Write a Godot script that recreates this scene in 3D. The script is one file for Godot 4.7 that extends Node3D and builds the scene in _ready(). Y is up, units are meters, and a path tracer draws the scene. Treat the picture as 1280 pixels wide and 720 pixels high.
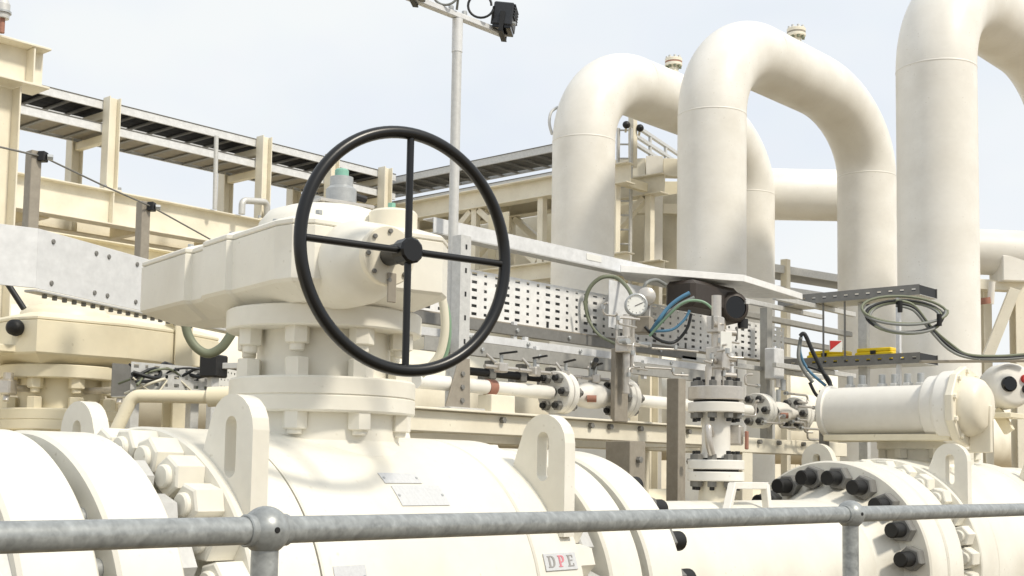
extends Node3D
# A gas pipeline station: big cream ball valves on a pipeline behind a galvanised guard rail.

var M := {}
var used := {}
var cache := {}

# ---------------------------------------------------------------- mesh builder
class G:
	var v := PackedVector3Array()
	var n := PackedVector3Array()
	func tri(a: Vector3, b: Vector3, c: Vector3, na: Vector3, nb: Vector3, nc: Vector3) -> void:
		var x := (b - a).cross(c - a)
		if x.length_squared() < 1e-16: return
		if x.dot(na + nb + nc) > 0.0:
			v.append(a); v.append(c); v.append(b); n.append(na); n.append(nc); n.append(nb)
		else:
			v.append(a); v.append(b); v.append(c); n.append(na); n.append(nb); n.append(nc)
	func quad(a: Vector3, b: Vector3, c: Vector3, d: Vector3, nn: Vector3) -> G:
		tri(a, b, c, nn, nn, nn); tri(a, c, d, nn, nn, nn)
		return self
	func quadn(a: Vector3, b: Vector3, c: Vector3, d: Vector3, na: Vector3, nb: Vector3, nc: Vector3, nd: Vector3) -> void:
		tri(a, b, c, na, nb, nc); tri(a, c, d, na, nc, nd)
	# profile of Vector2(radius, height) turned round y of t; flat = facets (hexagons)
	func lathe(p: Array, t: Transform3D, seg := 48, flat := false, a0 := 0.0, a1 := TAU) -> G:
		for i in p.size() - 1:
			var p0: Vector2 = p[i]; var p1: Vector2 = p[i + 1]
			var d := p1 - p0
			if d.length() < 1e-6: continue
			var pn := Vector2(d.y, -d.x).normalized()
			for k in seg:
				var u0 := a0 + (a1 - a0) * k / seg; var u1 := a0 + (a1 - a0) * (k + 1) / seg
				var e0 := Vector3(cos(u0), 0, sin(u0)); var e1 := Vector3(cos(u1), 0, sin(u1))
				var m0 := e0; var m1 := e1
				if flat:
					m0 = (e0 + e1).normalized(); m1 = m0
				var na := (t.basis * (m0 * pn.x + Vector3.UP * pn.y)).normalized()
				var nb := (t.basis * (m1 * pn.x + Vector3.UP * pn.y)).normalized()
				var a := t * (e0 * p0.x + Vector3.UP * p0.y); var b := t * (e1 * p0.x + Vector3.UP * p0.y)
				var c := t * (e1 * p1.x + Vector3.UP * p1.y); var dd := t * (e0 * p1.x + Vector3.UP * p1.y)
				quadn(a, b, c, dd, na, nb, nb, na)
		return self
	# smooth lathe: normals averaged along the profile
	func slathe(p: Array, t: Transform3D, seg := 40) -> G:
		var pn: Array = []
		for i in p.size():
			var q: Vector2 = p[mini(i + 1, p.size() - 1)] - p[maxi(i - 1, 0)]
			pn.append(Vector2(q.y, -q.x).normalized())
		for i in p.size() - 1:
			for k in seg:
				var u0 := TAU * k / seg; var u1 := TAU * (k + 1) / seg
				var e0 := Vector3(cos(u0), 0, sin(u0)); var e1 := Vector3(cos(u1), 0, sin(u1))
				var f := func(e, j): return t * (e * p[j].x + Vector3.UP * p[j].y)
				var g := func(e, j): return (t.basis * (e * pn[j].x + Vector3.UP * pn[j].y)).normalized()
				quadn(f.call(e0, i), f.call(e1, i), f.call(e1, i + 1), f.call(e0, i + 1), g.call(e0, i), g.call(e1, i), g.call(e1, i + 1), g.call(e0, i + 1))
		return self
	func tube(pts: Array, r, seg := 14, closed := false, caps := true) -> G:
		var cnt := pts.size()
		var fr: Array = []
		var tprev := Vector3.ZERO; var uprev := Vector3.ZERO
		for i in cnt:
			var t: Vector3
			if closed: t = (pts[(i + 1) % cnt] - pts[(i - 1 + cnt) % cnt]).normalized()
			else: t = (pts[mini(i + 1, cnt - 1)] - pts[maxi(i - 1, 0)]).normalized()
			var u: Vector3
			if i == 0:
				u = t.cross(Vector3.UP)
				if u.length() < 0.05: u = t.cross(Vector3.RIGHT)
				u = u.normalized()
			else:
				u = (uprev - t * uprev.dot(t)).normalized()
			fr.append([u, t.cross(u)]); uprev = u; tprev = t
		var lim := cnt if closed else cnt - 1
		for i in lim:
			var j := (i + 1) % cnt
			var r0: float = r[i] if r is Array else r
			var r1: float = r[j] if r is Array else r
			for k in seg:
				var a0 := TAU * k / seg; var a1 := TAU * (k + 1) / seg
				var n0: Vector3 = fr[i][0] * cos(a0) + fr[i][1] * sin(a0); var n1: Vector3 = fr[i][0] * cos(a1) + fr[i][1] * sin(a1)
				var n2: Vector3 = fr[j][0] * cos(a1) + fr[j][1] * sin(a1); var n3: Vector3 = fr[j][0] * cos(a0) + fr[j][1] * sin(a0)
				quadn(pts[i] + n0 * r0, pts[i] + n1 * r0, pts[j] + n2 * r1, pts[j] + n3 * r1, n0, n1, n2, n3)
		if caps and not closed:
			for e in [0, cnt - 1]:
				var t2: Vector3 = (pts[0] - pts[1]).normalized() if e == 0 else (pts[cnt - 1] - pts[cnt - 2]).normalized()
				var rr: float = r[e] if r is Array else r
				for k in seg:
					var a0 := TAU * k / seg; var a1 := TAU * (k + 1) / seg
					tri(pts[e], pts[e] + (fr[e][0] * cos(a0) + fr[e][1] * sin(a0)) * rr, pts[e] + (fr[e][0] * cos(a1) + fr[e][1] * sin(a1)) * rr, t2, t2, t2)
		return self
	# box with chamfered edges, centred on t
	func box(s: Vector3, t: Transform3D, ch := 0.004) -> G:
		var h := s * 0.5
		ch = minf(ch, minf(h.x, minf(h.y, h.z)) * 0.5)
		var ax := [Vector3.RIGHT, Vector3.UP, Vector3.BACK]
		for i in 3:
			var j := (i + 1) % 3; var k := (i + 2) % 3
			for sg in [-1.0, 1.0]:
				var o: Vector3 = ax[i] * h[i] * sg; var a: Vector3 = ax[j] * (h[j] - ch); var b: Vector3 = ax[k] * (h[k] - ch)
				quad(t * (o - a - b), t * (o + a - b), t * (o + a + b), t * (o - a + b), (t.basis * (ax[i] * sg)).normalized())
				for sj in [-1.0, 1.0]:   # edge between face i and face j
					var c: Vector3 = ax[k] * (h[k] - ch)
					var p: Vector3 = ax[i] * h[i] * sg + ax[j] * (h[j] - ch) * sj; var q: Vector3 = ax[i] * (h[i] - ch) * sg + ax[j] * h[j] * sj
					quad(t * (p - c), t * (p + c), t * (q + c), t * (q - c), (t.basis * (ax[i] * sg + ax[j] * sj)).normalized())
		for sx in [-1.0, 1.0]:
			for sy in [-1.0, 1.0]:
				for sz in [-1.0, 1.0]:
					var nn := (t.basis * Vector3(sx, sy, sz)).normalized()
					tri(t * Vector3(h.x * sx, (h.y - ch) * sy, (h.z - ch) * sz), t * Vector3((h.x - ch) * sx, h.y * sy, (h.z - ch) * sz), t * Vector3((h.x - ch) * sx, (h.y - ch) * sy, h.z * sz), nn, nn, nn)
		return self
	# bar of width w (sideways) and height hh (up) from a to b
	func bar(a: Vector3, b: Vector3, w: float, hh: float, up := Vector3.UP, ch := 0.003) -> G:
		return box(Vector3(w, hh, a.distance_to(b)), G.along(a, b, up), ch)
	static func along(a: Vector3, b: Vector3, up := Vector3.UP) -> Transform3D:
		var z := (b - a).normalized()
		if absf(z.dot(up)) > 0.99: up = Vector3.RIGHT
		var x := up.cross(z).normalized()
		return Transform3D(Basis(x, z.cross(x), z), (a + b) * 0.5)
	# layers of a plan polygon (Vector2 -> x,z of t), joined bottom to top, closed at both ends
	func layers(ls: Array, t: Transform3D) -> G:
		for i in ls.size() - 1:
			var A: Array = ls[i][1]; var B: Array = ls[i + 1][1]; var ya: float = ls[i][0]; var yb: float = ls[i + 1][0]
			for k in A.size():
				var m := (k + 1) % A.size()
				var a := t * Vector3(A[k].x, ya, A[k].y); var b := t * Vector3(A[m].x, ya, A[m].y); var c := t * Vector3(B[m].x, yb, B[m].y); var d := t * Vector3(B[k].x, yb, B[k].y)
				var ed: Vector2 = B[m] - B[k]
				var out := (t.basis * Vector3(ed.y, 0, -ed.x))
				var nn := (c - a).cross(d - b).normalized()
				if nn.dot(out) < 0: nn = -nn
				quad(a, b, c, d, nn)
		for e in [0, ls.size() - 1]:
			var q := PackedVector2Array(ls[e][1])
			var ix := Geometry2D.triangulate_polygon(q)
			var nn := (t.basis * (Vector3.DOWN if e == 0 else Vector3.UP)).normalized()
			for k in range(0, ix.size(), 3):
				var f := func(j): return t * Vector3(q[ix[j]].x, ls[e][0], q[ix[j]].y)
				tri(f.call(k), f.call(k + 1), f.call(k + 2), nn, nn, nn)
		return self
	# counter-clockwise (x, -z seen from above irrelevant): inset of a polygon by d along corner bisectors
	static func inset(p: Array, d: float) -> Array:
		var area := 0.0
		for i in p.size():
			var a: Vector2 = p[i]; var b: Vector2 = p[(i + 1) % p.size()]
			area += a.x * b.y - b.x * a.y
		var s := 1.0 if area > 0 else -1.0
		var o: Array = []
		for i in p.size():
			var a: Vector2 = p[(i - 1 + p.size()) % p.size()]; var b: Vector2 = p[i]; var c: Vector2 = p[(i + 1) % p.size()]
			var n0 := Vector2(-(b - a).y, (b - a).x).normalized() * s; var n1 := Vector2(-(c - b).y, (c - b).x).normalized() * s
			var m := (n0 + n1).normalized()
			o.append(b + m * d / maxf(0.35, m.dot(n0)))
		return o
	static func ccw(p: Array) -> Array:   # order for which layers() finds its outward side
		var area := 0.0
		for i in p.size():
			var a: Vector2 = p[i]; var b: Vector2 = p[(i + 1) % p.size()]
			area += a.x * b.y - b.x * a.y
		if area < 0:
			p = p.duplicate(); p.reverse()
		return p
	# extruded polygon: polygon in x,y of t, thickness along z, chamfered
	func prism(poly: Array, th: float, t: Transform3D, ch := 0.004) -> G:
		var p := G.ccw(poly); var q := G.inset(p, ch)
		var r := t * Transform3D(Basis(Vector3.RIGHT, Vector3(0, 0, 1), Vector3(0, 1, 0)), Vector3.ZERO)
		return layers([[-th / 2, q], [-th / 2 + ch, p], [th / 2 - ch, p], [th / 2, q]], r)
	# plate with one rounded slot: outer polygon and slot both star-shaped round c; slot half width w, half straight length l, turned
	func slotted(poly: Array, c: Vector2, w: float, l: float, th: float, t: Transform3D) -> G:
		var N := 72
		var O: Array = []; var I: Array = []
		for k in N:
			var d := Vector2(cos(TAU * k / N), sin(TAU * k / N))
			var best := 1e9
			for i in poly.size():
				var a: Vector2 = poly[i]; var b: Vector2 = poly[(i + 1) % poly.size()]
				var x = Geometry2D.segment_intersects_segment(c, c + d * 20.0, a, b)
				if x != null: best = minf(best, (x - c).length())
			O.append(c + d * best)
			var r := w
			var tx := w / maxf(absf(d.x), 1e-5)
			if absf(d.y * tx) <= l: r = tx
			else:
				var sy := signf(d.y); var bq := d.y * l * sy
				r = bq + sqrt(maxf(0.0, bq * bq - l * l + w * w))
			I.append(c + d * r)
		for k in N:
			var m := (k + 1) % N
			for sz in [-1.0, 1.0]:
				var z: float = sz * th / 2
				quad(t * Vector3(I[k].x, I[k].y, z), t * Vector3(I[m].x, I[m].y, z), t * Vector3(O[m].x, O[m].y, z), t * Vector3(O[k].x, O[k].y, z), t.basis.z * sz)
			for ring in [[O, 1.0], [I, -1.0]]:
				var A: Vector2 = ring[0][k]; var B: Vector2 = ring[0][m]
				var e := (B - A)
				if e.length() < 1e-6: continue
				var nn: Vector3 = t.basis * (Vector3(e.y, -e.x, 0).normalized() * ring[1])
				quad(t * Vector3(A.x, A.y, -th / 2), t * Vector3(B.x, B.y, -th / 2), t * Vector3(B.x, B.y, th / 2), t * Vector3(A.x, A.y, th / 2), nn)
		return self
	# flat plate in x,y of t with a grid of rectangular holes; cells cw x chh, holes hw x hh
	func perforated(nx: int, ny: int, cw: float, chh: float, hole: Callable, th: float, t: Transform3D) -> G:
		for i in nx:
			for j in ny:
				var x0 := i * cw; var x1 := x0 + cw; var y0 := j * chh; var y1 := y0 + chh
				var hs: Vector2 = hole.call(i, j)
				var cx := (x0 + x1) / 2; var cy := (y0 + y1) / 2
				var a0 := cx - hs.x / 2; var a1 := cx + hs.x / 2; var b0 := cy - hs.y / 2; var b1 := cy + hs.y / 2
				for z in [0.0, -th]:
					var nn: Vector3 = t.basis.z * (1.0 if z == 0.0 else -1.0)
					if hs.x <= 0.0:
						quad(t * Vector3(x0, y0, z), t * Vector3(x1, y0, z), t * Vector3(x1, y1, z), t * Vector3(x0, y1, z), nn); continue
					quad(t * Vector3(x0, y0, z), t * Vector3(x1, y0, z), t * Vector3(x1, b0, z), t * Vector3(x0, b0, z), nn)
					quad(t * Vector3(x0, b1, z), t * Vector3(x1, b1, z), t * Vector3(x1, y1, z), t * Vector3(x0, y1, z), nn)
					quad(t * Vector3(x0, b0, z), t * Vector3(a0, b0, z), t * Vector3(a0, b1, z), t * Vector3(x0, b1, z), nn)
					quad(t * Vector3(a1, b0, z), t * Vector3(x1, b0, z), t * Vector3(x1, b1, z), t * Vector3(a1, b1, z), nn)
				if hs.x > 0.0:
					quad(t * Vector3(a0, b0, 0), t * Vector3(a1, b0, 0), t * Vector3(a1, b0, -th), t * Vector3(a0, b0, -th), t.basis.y)
					quad(t * Vector3(a0, b1, 0), t * Vector3(a1, b1, 0), t * Vector3(a1, b1, -th), t * Vector3(a0, b1, -th), -t.basis.y)
					quad(t * Vector3(a0, b0, 0), t * Vector3(a0, b1, 0), t * Vector3(a0, b1, -th), t * Vector3(a0, b0, -th), t.basis.x)
					quad(t * Vector3(a1, b0, 0), t * Vector3(a1, b1, 0), t * Vector3(a1, b1, -th), t * Vector3(a1, b0, -th), -t.basis.x)
		return self
	func ibeam(a: Vector3, b: Vector3, w: float, h: float, tf := 0.018, tw := 0.012) -> G:
		var t := G.along(a, b); var L := a.distance_to(b)
		box(Vector3(w, tf, L), t * Transform3D(Basis(), Vector3(0, h / 2 - tf / 2, 0)), 0.003)
		box(Vector3(w, tf, L), t * Transform3D(Basis(), Vector3(0, -h / 2 + tf / 2, 0)), 0.003)
		box(Vector3(tw, h - 2 * tf, L), t, 0.001)
		return self
	func hbeam(a: Vector3, b: Vector3, w: float, d: float, face: Vector3, tf := 0.014) -> G:   # upright column, flanges facing +-face
		var y := (b - a).normalized(); var x := y.cross(face).normalized(); var z := x.cross(y)
		var t := Transform3D(Basis(x, y, z), (a + b) / 2); var L := a.distance_to(b)
		box(Vector3(w, L, tf), t * Transform3D(Basis(), Vector3(0, 0, d / 2 - tf / 2)), 0.003)
		box(Vector3(w, L, tf), t * Transform3D(Basis(), Vector3(0, 0, -d / 2 + tf / 2)), 0.003)
		box(Vector3(0.01, L, d - 2 * tf), t, 0.001)
		return self
	func channel(a: Vector3, b: Vector3, w: float, h: float, up := Vector3.UP, th := 0.005) -> G:   # web across w at +up, two flanges hanging down
		var t := G.along(a, b, up); var L := a.distance_to(b)
		box(Vector3(w, th, L), t * Transform3D(Basis(), Vector3(0, h / 2 - th / 2, 0)), 0.001)
		for s in [-1.0, 1.0]:
			box(Vector3(th, h - th, L), t * Transform3D(Basis(), Vector3(s * (w / 2 - th / 2), -th / 2, 0)), 0.001)
		return self
	func mesh() -> ArrayMesh:
		var arr := []
		arr.resize(Mesh.ARRAY_MAX); arr[Mesh.ARRAY_VERTEX] = v; arr[Mesh.ARRAY_NORMAL] = n
		var m := ArrayMesh.new()
		m.add_surface_from_arrays(Mesh.PRIMITIVE_TRIANGLES, arr)
		return m

# ---------------------------------------------------------------- scene helpers
func numbered(called: String) -> String:
	used[called] = used.get(called, -1) + 1
	return called if used[called] == 0 else "%s_%03d" % [called, used[called]]

func tag(o: Node, label: String, category: String, group := "") -> void:
	o.set_meta("label", label); o.set_meta("category", category)
	if group: o.set_meta("group", group)

func thing(called: String, at: Vector3, label: String, category: String, group := "") -> Node3D:
	var o := Node3D.new()
	o.name = numbered(called); add_child(o); o.position = at
	tag(o, label, category, group)
	return o

# g: a builder or a mesh; xf in world coordinates
func part(parent: Node3D, called: String, g, mat: Material, xf := Transform3D()) -> MeshInstance3D:
	var o := MeshInstance3D.new()
	o.name = called
	o.mesh = g.mesh() if g is G else g
	o.material_override = mat
	parent.add_child(o, true)
	o.transform = parent.global_transform.affine_inverse() * xf
	return o

func solo(called: String, g, mat: Material, label: String, category: String, group := "") -> MeshInstance3D:
	var o := part(self, numbered(called), g, mat)
	tag(o, label, category, group)
	return o

func struct(called: String, g, mat: Material) -> MeshInstance3D:
	var o := part(self, called, g, mat)
	o.set_meta("kind", "structure")
	return o

func axis(o: Vector3, dir: Vector3, roll := 0.0) -> Transform3D:   # y of the transform runs along dir
	var y := dir.normalized()
	var ref := Vector3.UP if absf(y.y) < 0.9 else Vector3.RIGHT
	var x := ref.cross(y).normalized()
	return Transform3D(Basis(x, y, x.cross(y)) * Basis(Vector3.UP, roll), o)

func at(p: Vector3, yaw := 0.0) -> Transform3D:
	return Transform3D(Basis(Vector3.UP, yaw), p)

func spline(p: Array, per := 8) -> Array:
	var o: Array = []
	for i in p.size() - 1:
		var a: Vector3 = p[maxi(i - 1, 0)]; var b: Vector3 = p[i]; var c: Vector3 = p[i + 1]; var d: Vector3 = p[mini(i + 2, p.size() - 1)]
		for k in per:
			o.append(b.cubic_interpolate(c, a, d, float(k) / per))
	o.append(p[p.size() - 1])
	return o

func bend(p: Array, r: float, seg := 8) -> Array:   # polyline with rounded corners
	var o: Array = [p[0]]
	for i in range(1, p.size() - 1):
		var a: Vector3 = (p[i - 1] - p[i]).normalized(); var b: Vector3 = (p[i + 1] - p[i]).normalized()
		var ang := a.angle_to(b)
		var tl := minf(r / tan(ang / 2), minf(p[i].distance_to(p[i - 1]), p[i].distance_to(p[i + 1])) * 0.49)
		var rr := tl * tan(ang / 2)
		var c: Vector3 = p[i] + (a + b).normalized() * (rr / sin(ang / 2))
		var u: Vector3 = (p[i] + a * tl - c); var w: Vector3 = (p[i] + b * tl - c)
		for k in seg + 1: o.append(c + u.slerp(w, float(k) / seg))
	o.append(p[p.size() - 1])
	return o

# a hexagon nut standing on y=0: width across flats af, height h, stud stub end
func nut_mesh(af: float, h: float) -> Mesh:
	var key := "nut%.3f_%.3f" % [af, h]
	if not cache.has(key):
		var R := af / 2 / cos(PI / 6)
		var g := G.new()
		g.lathe([Vector2(0, 0), Vector2(R, 0), Vector2(R, h - R * 0.09), Vector2(R * 0.88, h), Vector2(0, h)], Transform3D(), 6, true)
		cache[key] = g.mesh()
	return cache[key]

func stub_mesh(r: float, h: float, c := 0.15) -> Mesh:   # round stud end with a chamfer
	var key := "stub%.4f_%.3f" % [r, h]
	if not cache.has(key):
		cache[key] = G.new().lathe([Vector2(r, 0), Vector2(r, h - r * c), Vector2(r * (1 - c), h), Vector2(0, h)], Transform3D(), 18).mesh()
	return cache[key]

func tex(w: int, fn: Callable) -> ImageTexture:
	var im := Image.create(w, w, false, Image.FORMAT_RGB8)
	for y in w:
		for x in w: im.set_pixel(x, y, fn.call(x, y))
	return ImageTexture.create_from_image(im)

func noise_img(w: int, freq: float, kind: int, oct: int, sd: int) -> Image:
	var f := FastNoiseLite.new()
	f.noise_type = kind; f.frequency = freq; f.fractal_octaves = oct; f.seed = sd
	if kind == FastNoiseLite.TYPE_CELLULAR:
		f.cellular_return_type = FastNoiseLite.RETURN_CELL_VALUE; f.fractal_type = FastNoiseLite.FRACTAL_NONE
	return f.get_seamless_image(w, w)

func mat(c: Color, rough := 0.5, metal := 0.0, t: Texture2D = null, sc := 1.0, nm: Texture2D = null, ns := 0.3) -> StandardMaterial3D:
	var m := StandardMaterial3D.new()
	m.albedo_color = c; m.roughness = rough; m.metallic = metal
	if t or nm:
		m.uv1_triplanar = true; m.uv1_world_triplanar = true; m.uv1_scale = Vector3.ONE * sc
	if t: m.albedo_texture = t
	if nm:
		m.normal_enabled = true; m.normal_texture = nm; m.normal_scale = ns
	return m

func make_materials() -> void:
	var a := noise_img(512, 0.006, FastNoiseLite.TYPE_SIMPLEX, 5, 3)
	var b := noise_img(512, 0.06, FastNoiseLite.TYPE_SIMPLEX, 3, 7)
	var cell := noise_img(512, 0.045, FastNoiseLite.TYPE_CELLULAR, 1, 11)
	var c2 := noise_img(512, 0.02, FastNoiseLite.TYPE_SIMPLEX, 4, 19)
	# paint: faint cloudy unevenness with a few warm specks of dirt
	var paint := tex(512, func(x, y):
		var n0: float = a.get_pixel(x, y).r; var n1: float = b.get_pixel(x, y).r
		var k := 0.96 + 0.075 * (n0 - 0.5) + 0.018 * (n1 - 0.5)
		var speck := clampf((n1 - 0.86) * 6.0, 0, 1) * clampf((n0 - 0.45) * 4.0, 0, 1)
		k = minf(k, 1.0) - speck * 0.22
		return Color(k, k - speck * 0.02 - 0.008 * (1.0 - n0), k - speck * 0.06 - 0.022 * (1.0 - n0)))
	var galv := tex(512, func(x, y):
		var n0: float = cell.get_pixel(x, y).r; var n1: float = c2.get_pixel(x, y).r; var n2: float = b.get_pixel(x, y).r
		var k := 0.86 + 0.09 * (n0 - 0.5) + 0.20 * (n1 - 0.5) + 0.12 * (n2 - 0.5)
		return Color(k * 0.985, k, k * 1.0))
	var steel := tex(512, func(x, y):
		var n1: float = c2.get_pixel(x, y).r; var n2: float = b.get_pixel(x, y).r
		var k := 0.95 + 0.07 * (n1 - 0.5) + 0.04 * (n2 - 0.5)
		return Color(k, k, k))
	var grit := tex(512, func(x, y):
		var n0: float = a.get_pixel(x, y).r; var n1: float = b.get_pixel(x, y).r
		var k := 0.7 + 0.3 * (n0 - 0.5) + 0.45 * (n1 - 0.5)
		return Color(k, k * 0.98, k * 0.94))
	var nimg := b.duplicate(); nimg.convert(Image.FORMAT_RGBA8); nimg.bump_map_to_normal_map(1.2)
	var nm := ImageTexture.create_from_image(nimg)
	M.white = mat(Color(0.94, 0.933, 0.91), 0.36, 0.0, paint, 0.45, nm, 0.06)
	M.valve = mat(Color(0.942, 0.932, 0.892), 0.36, 0.0, paint, 0.45, nm, 0.08)
	M.cream = mat(Color(0.945, 0.922, 0.855), 0.42, 0.0, paint, 0.5, nm, 0.06)
	M.ivory = mat(Color(0.94, 0.908, 0.81), 0.45, 0.0, paint, 0.4, nm, 0.06)
	var rt := tex(512, func(x, y):
		var k: float = 0.30 + 0.22 * c2.get_pixel(x, y).r + 0.10 * b.get_pixel(x, y).r
		return Color(k, k, k))
	for q in [M.white, M.valve, M.cream, M.ivory]:
		q.roughness = 1.0; q.roughness_texture = rt; q.roughness_texture_channel = BaseMaterial3D.TEXTURE_CHANNEL_RED
	M.galv = mat(Color(0.72, 0.725, 0.725), 0.4, 0.35, galv, 2.2, nm, 0.08)
	M.galv_fine = mat(Color(0.84, 0.84, 0.83), 0.45, 0.25, steel, 1.6)
	M.alu = mat(Color(0.90, 0.905, 0.91), 0.42, 0.1, steel, 0.7)
	M.tray = mat(Color(0.955, 0.955, 0.95), 0.42, 0.03, steel, 0.7)
	M.rail_grey = mat(Color(0.66, 0.655, 0.635), 0.45, 0.25, steel, 1.0)
	M.umber = mat(Color(0.24, 0.21, 0.19), 0.5, 0.1, steel, 2.0)
	M.zinc = mat(Color(0.74, 0.75, 0.75), 0.38, 0.5, steel, 3.0)
	M.stainless = mat(Color(0.82, 0.80, 0.77), 0.32, 0.6, steel, 2.0)
	M.grey = mat(Color(0.52, 0.515, 0.50), 0.5, 0.2, steel, 1.0)
	M.letter = mat(Color(0.60, 0.59, 0.58), 0.5)
	M.taupe = mat(Color(0.63, 0.60, 0.55), 0.55, 0.15, steel, 1.0)
	M.dark = mat(Color(0.11, 0.11, 0.115), 0.5, 0.0, steel, 1.0)
	M.black = mat(Color(0.045, 0.047, 0.055), 0.32, 0.0, steel, 1.3)
	M.rubber = mat(Color(0.035, 0.035, 0.037), 0.6)
	M.lamp = mat(Color(0.22, 0.23, 0.25), 0.45, 0.3, steel, 2.0)
	M.brown = mat(Color(0.30, 0.21, 0.15), 0.6)
	M.rust = mat(Color(0.66, 0.47, 0.40), 0.65, 0.05, steel, 3.0)
	M.hose = mat(Color(0.47, 0.49, 0.41), 0.55, 0.1)
	M.hose_grey = mat(Color(0.50, 0.51, 0.50), 0.5, 0.15)
	M.hose_white = mat(Color(0.85, 0.83, 0.76), 0.5)
	M.cable_black = mat(Color(0.13, 0.14, 0.15), 0.5)
	M.cable_blue = mat(Color(0.32, 0.50, 0.62), 0.45)
	M.cable_green = mat(Color(0.50, 0.62, 0.52), 0.45)
	M.dial = mat(Color(0.93, 0.93, 0.91), 0.3)
	M.yellow = mat(Color(0.93, 0.80, 0.12), 0.45)
	M.red = mat(Color(0.72, 0.16, 0.14), 0.5)
	M.pink = mat(Color(0.83, 0.52, 0.56), 0.5)
	M.tape = mat(Color(0.88, 0.88, 0.86), 0.45)
	M.plate = mat(Color(0.86, 0.865, 0.87), 0.4, 0.15, steel, 4.0)
	M.green = mat(Color(0.52, 0.72, 0.65), 0.5)
	M.concrete = mat(Color(0.64, 0.61, 0.56), 0.9, 0.0, grit, 0.35, nm, 0.3)
	M.gravel = mat(Color(0.80, 0.73, 0.60), 0.95, 0.0, grit, 0.6, nm, 0.8)
	M.glass = mat(Color(0.02, 0.02, 0.025), 0.08)

# ---------------------------------------------------------------- valves and flanges
const AY := 1.15        # height of the pipeline axis
const FR := 0.72        # flange radius

func flange_profile(x0: float, x1: float, r: float, ri: float, c := 0.012) -> Array:
	return [Vector2(ri, x0), Vector2(r - c, x0), Vector2(r, x0 + c), Vector2(r, x1 - c), Vector2(r - c, x1), Vector2(ri, x1)]

# studs through a flange joint: nuts at both outer faces; long dark caps where asked
func bolt_joint(parent: Node3D, x0: float, x1: float, z: float, cap0: bool, cap1: bool, count := 20, rc := 0.61) -> void:
	var studs := G.new().lathe([Vector2(0.037, 0), Vector2(0.037, x1 - x0)], Transform3D(), 12).mesh()
	for k in count:
		var a := TAU * (k + 0.5) / count
		var o := Vector3(0, AY + rc * cos(a), z + rc * sin(a))
		part(parent, "stud", studs, M.zinc, axis(o + Vector3(x0, 0, 0), Vector3.RIGHT))
		for s in [[x0, Vector3.LEFT, cap0], [x1, Vector3.RIGHT, cap1]]:
			var t := axis(o + Vector3(s[0], 0, 0), s[1], k * 0.7)
			var nn := part(parent, "nut", nut_mesh(0.14, 0.08), M.grey if s[2] else M.galv_fine, t)
			var stub := t * Transform3D(Basis(), Vector3(0, 0.08, 0))
			if s[2]: part(nn, "stud_cap", stub_mesh(0.05, 0.125), M.rubber, stub)
			else: part(nn, "stud_end", stub_mesh(0.037, 0.012), M.zinc, stub)

func lug_mesh(side: float) -> Mesh:
	var key := "lug%d" % side
	if not cache.has(key):
		# outline in (z, y) measured from the pipeline axis; the upright edge looks away from the stem
		var p: Array = [Vector2(0.64, 0.33), Vector2(0.64, 0.74)]
		for k in 9:
			var a := PI * k / 8.0 * 0.86
			p.append(Vector2(0.515 + 0.125 * cos(a), 0.735 + 0.125 * sin(a)))
		p.append(Vector2(0.33, 0.6)); p.append(Vector2(0.33, 0.33))
		var t := Transform3D(Basis(Vector3(0, 0, side), Vector3.UP, Vector3.RIGHT), Vector3.ZERO)
		cache[key] = G.new().slotted(p, Vector2(0.515, 0.675), 0.032, 0.075, 0.07, t).mesh()
	return cache[key]

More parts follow.
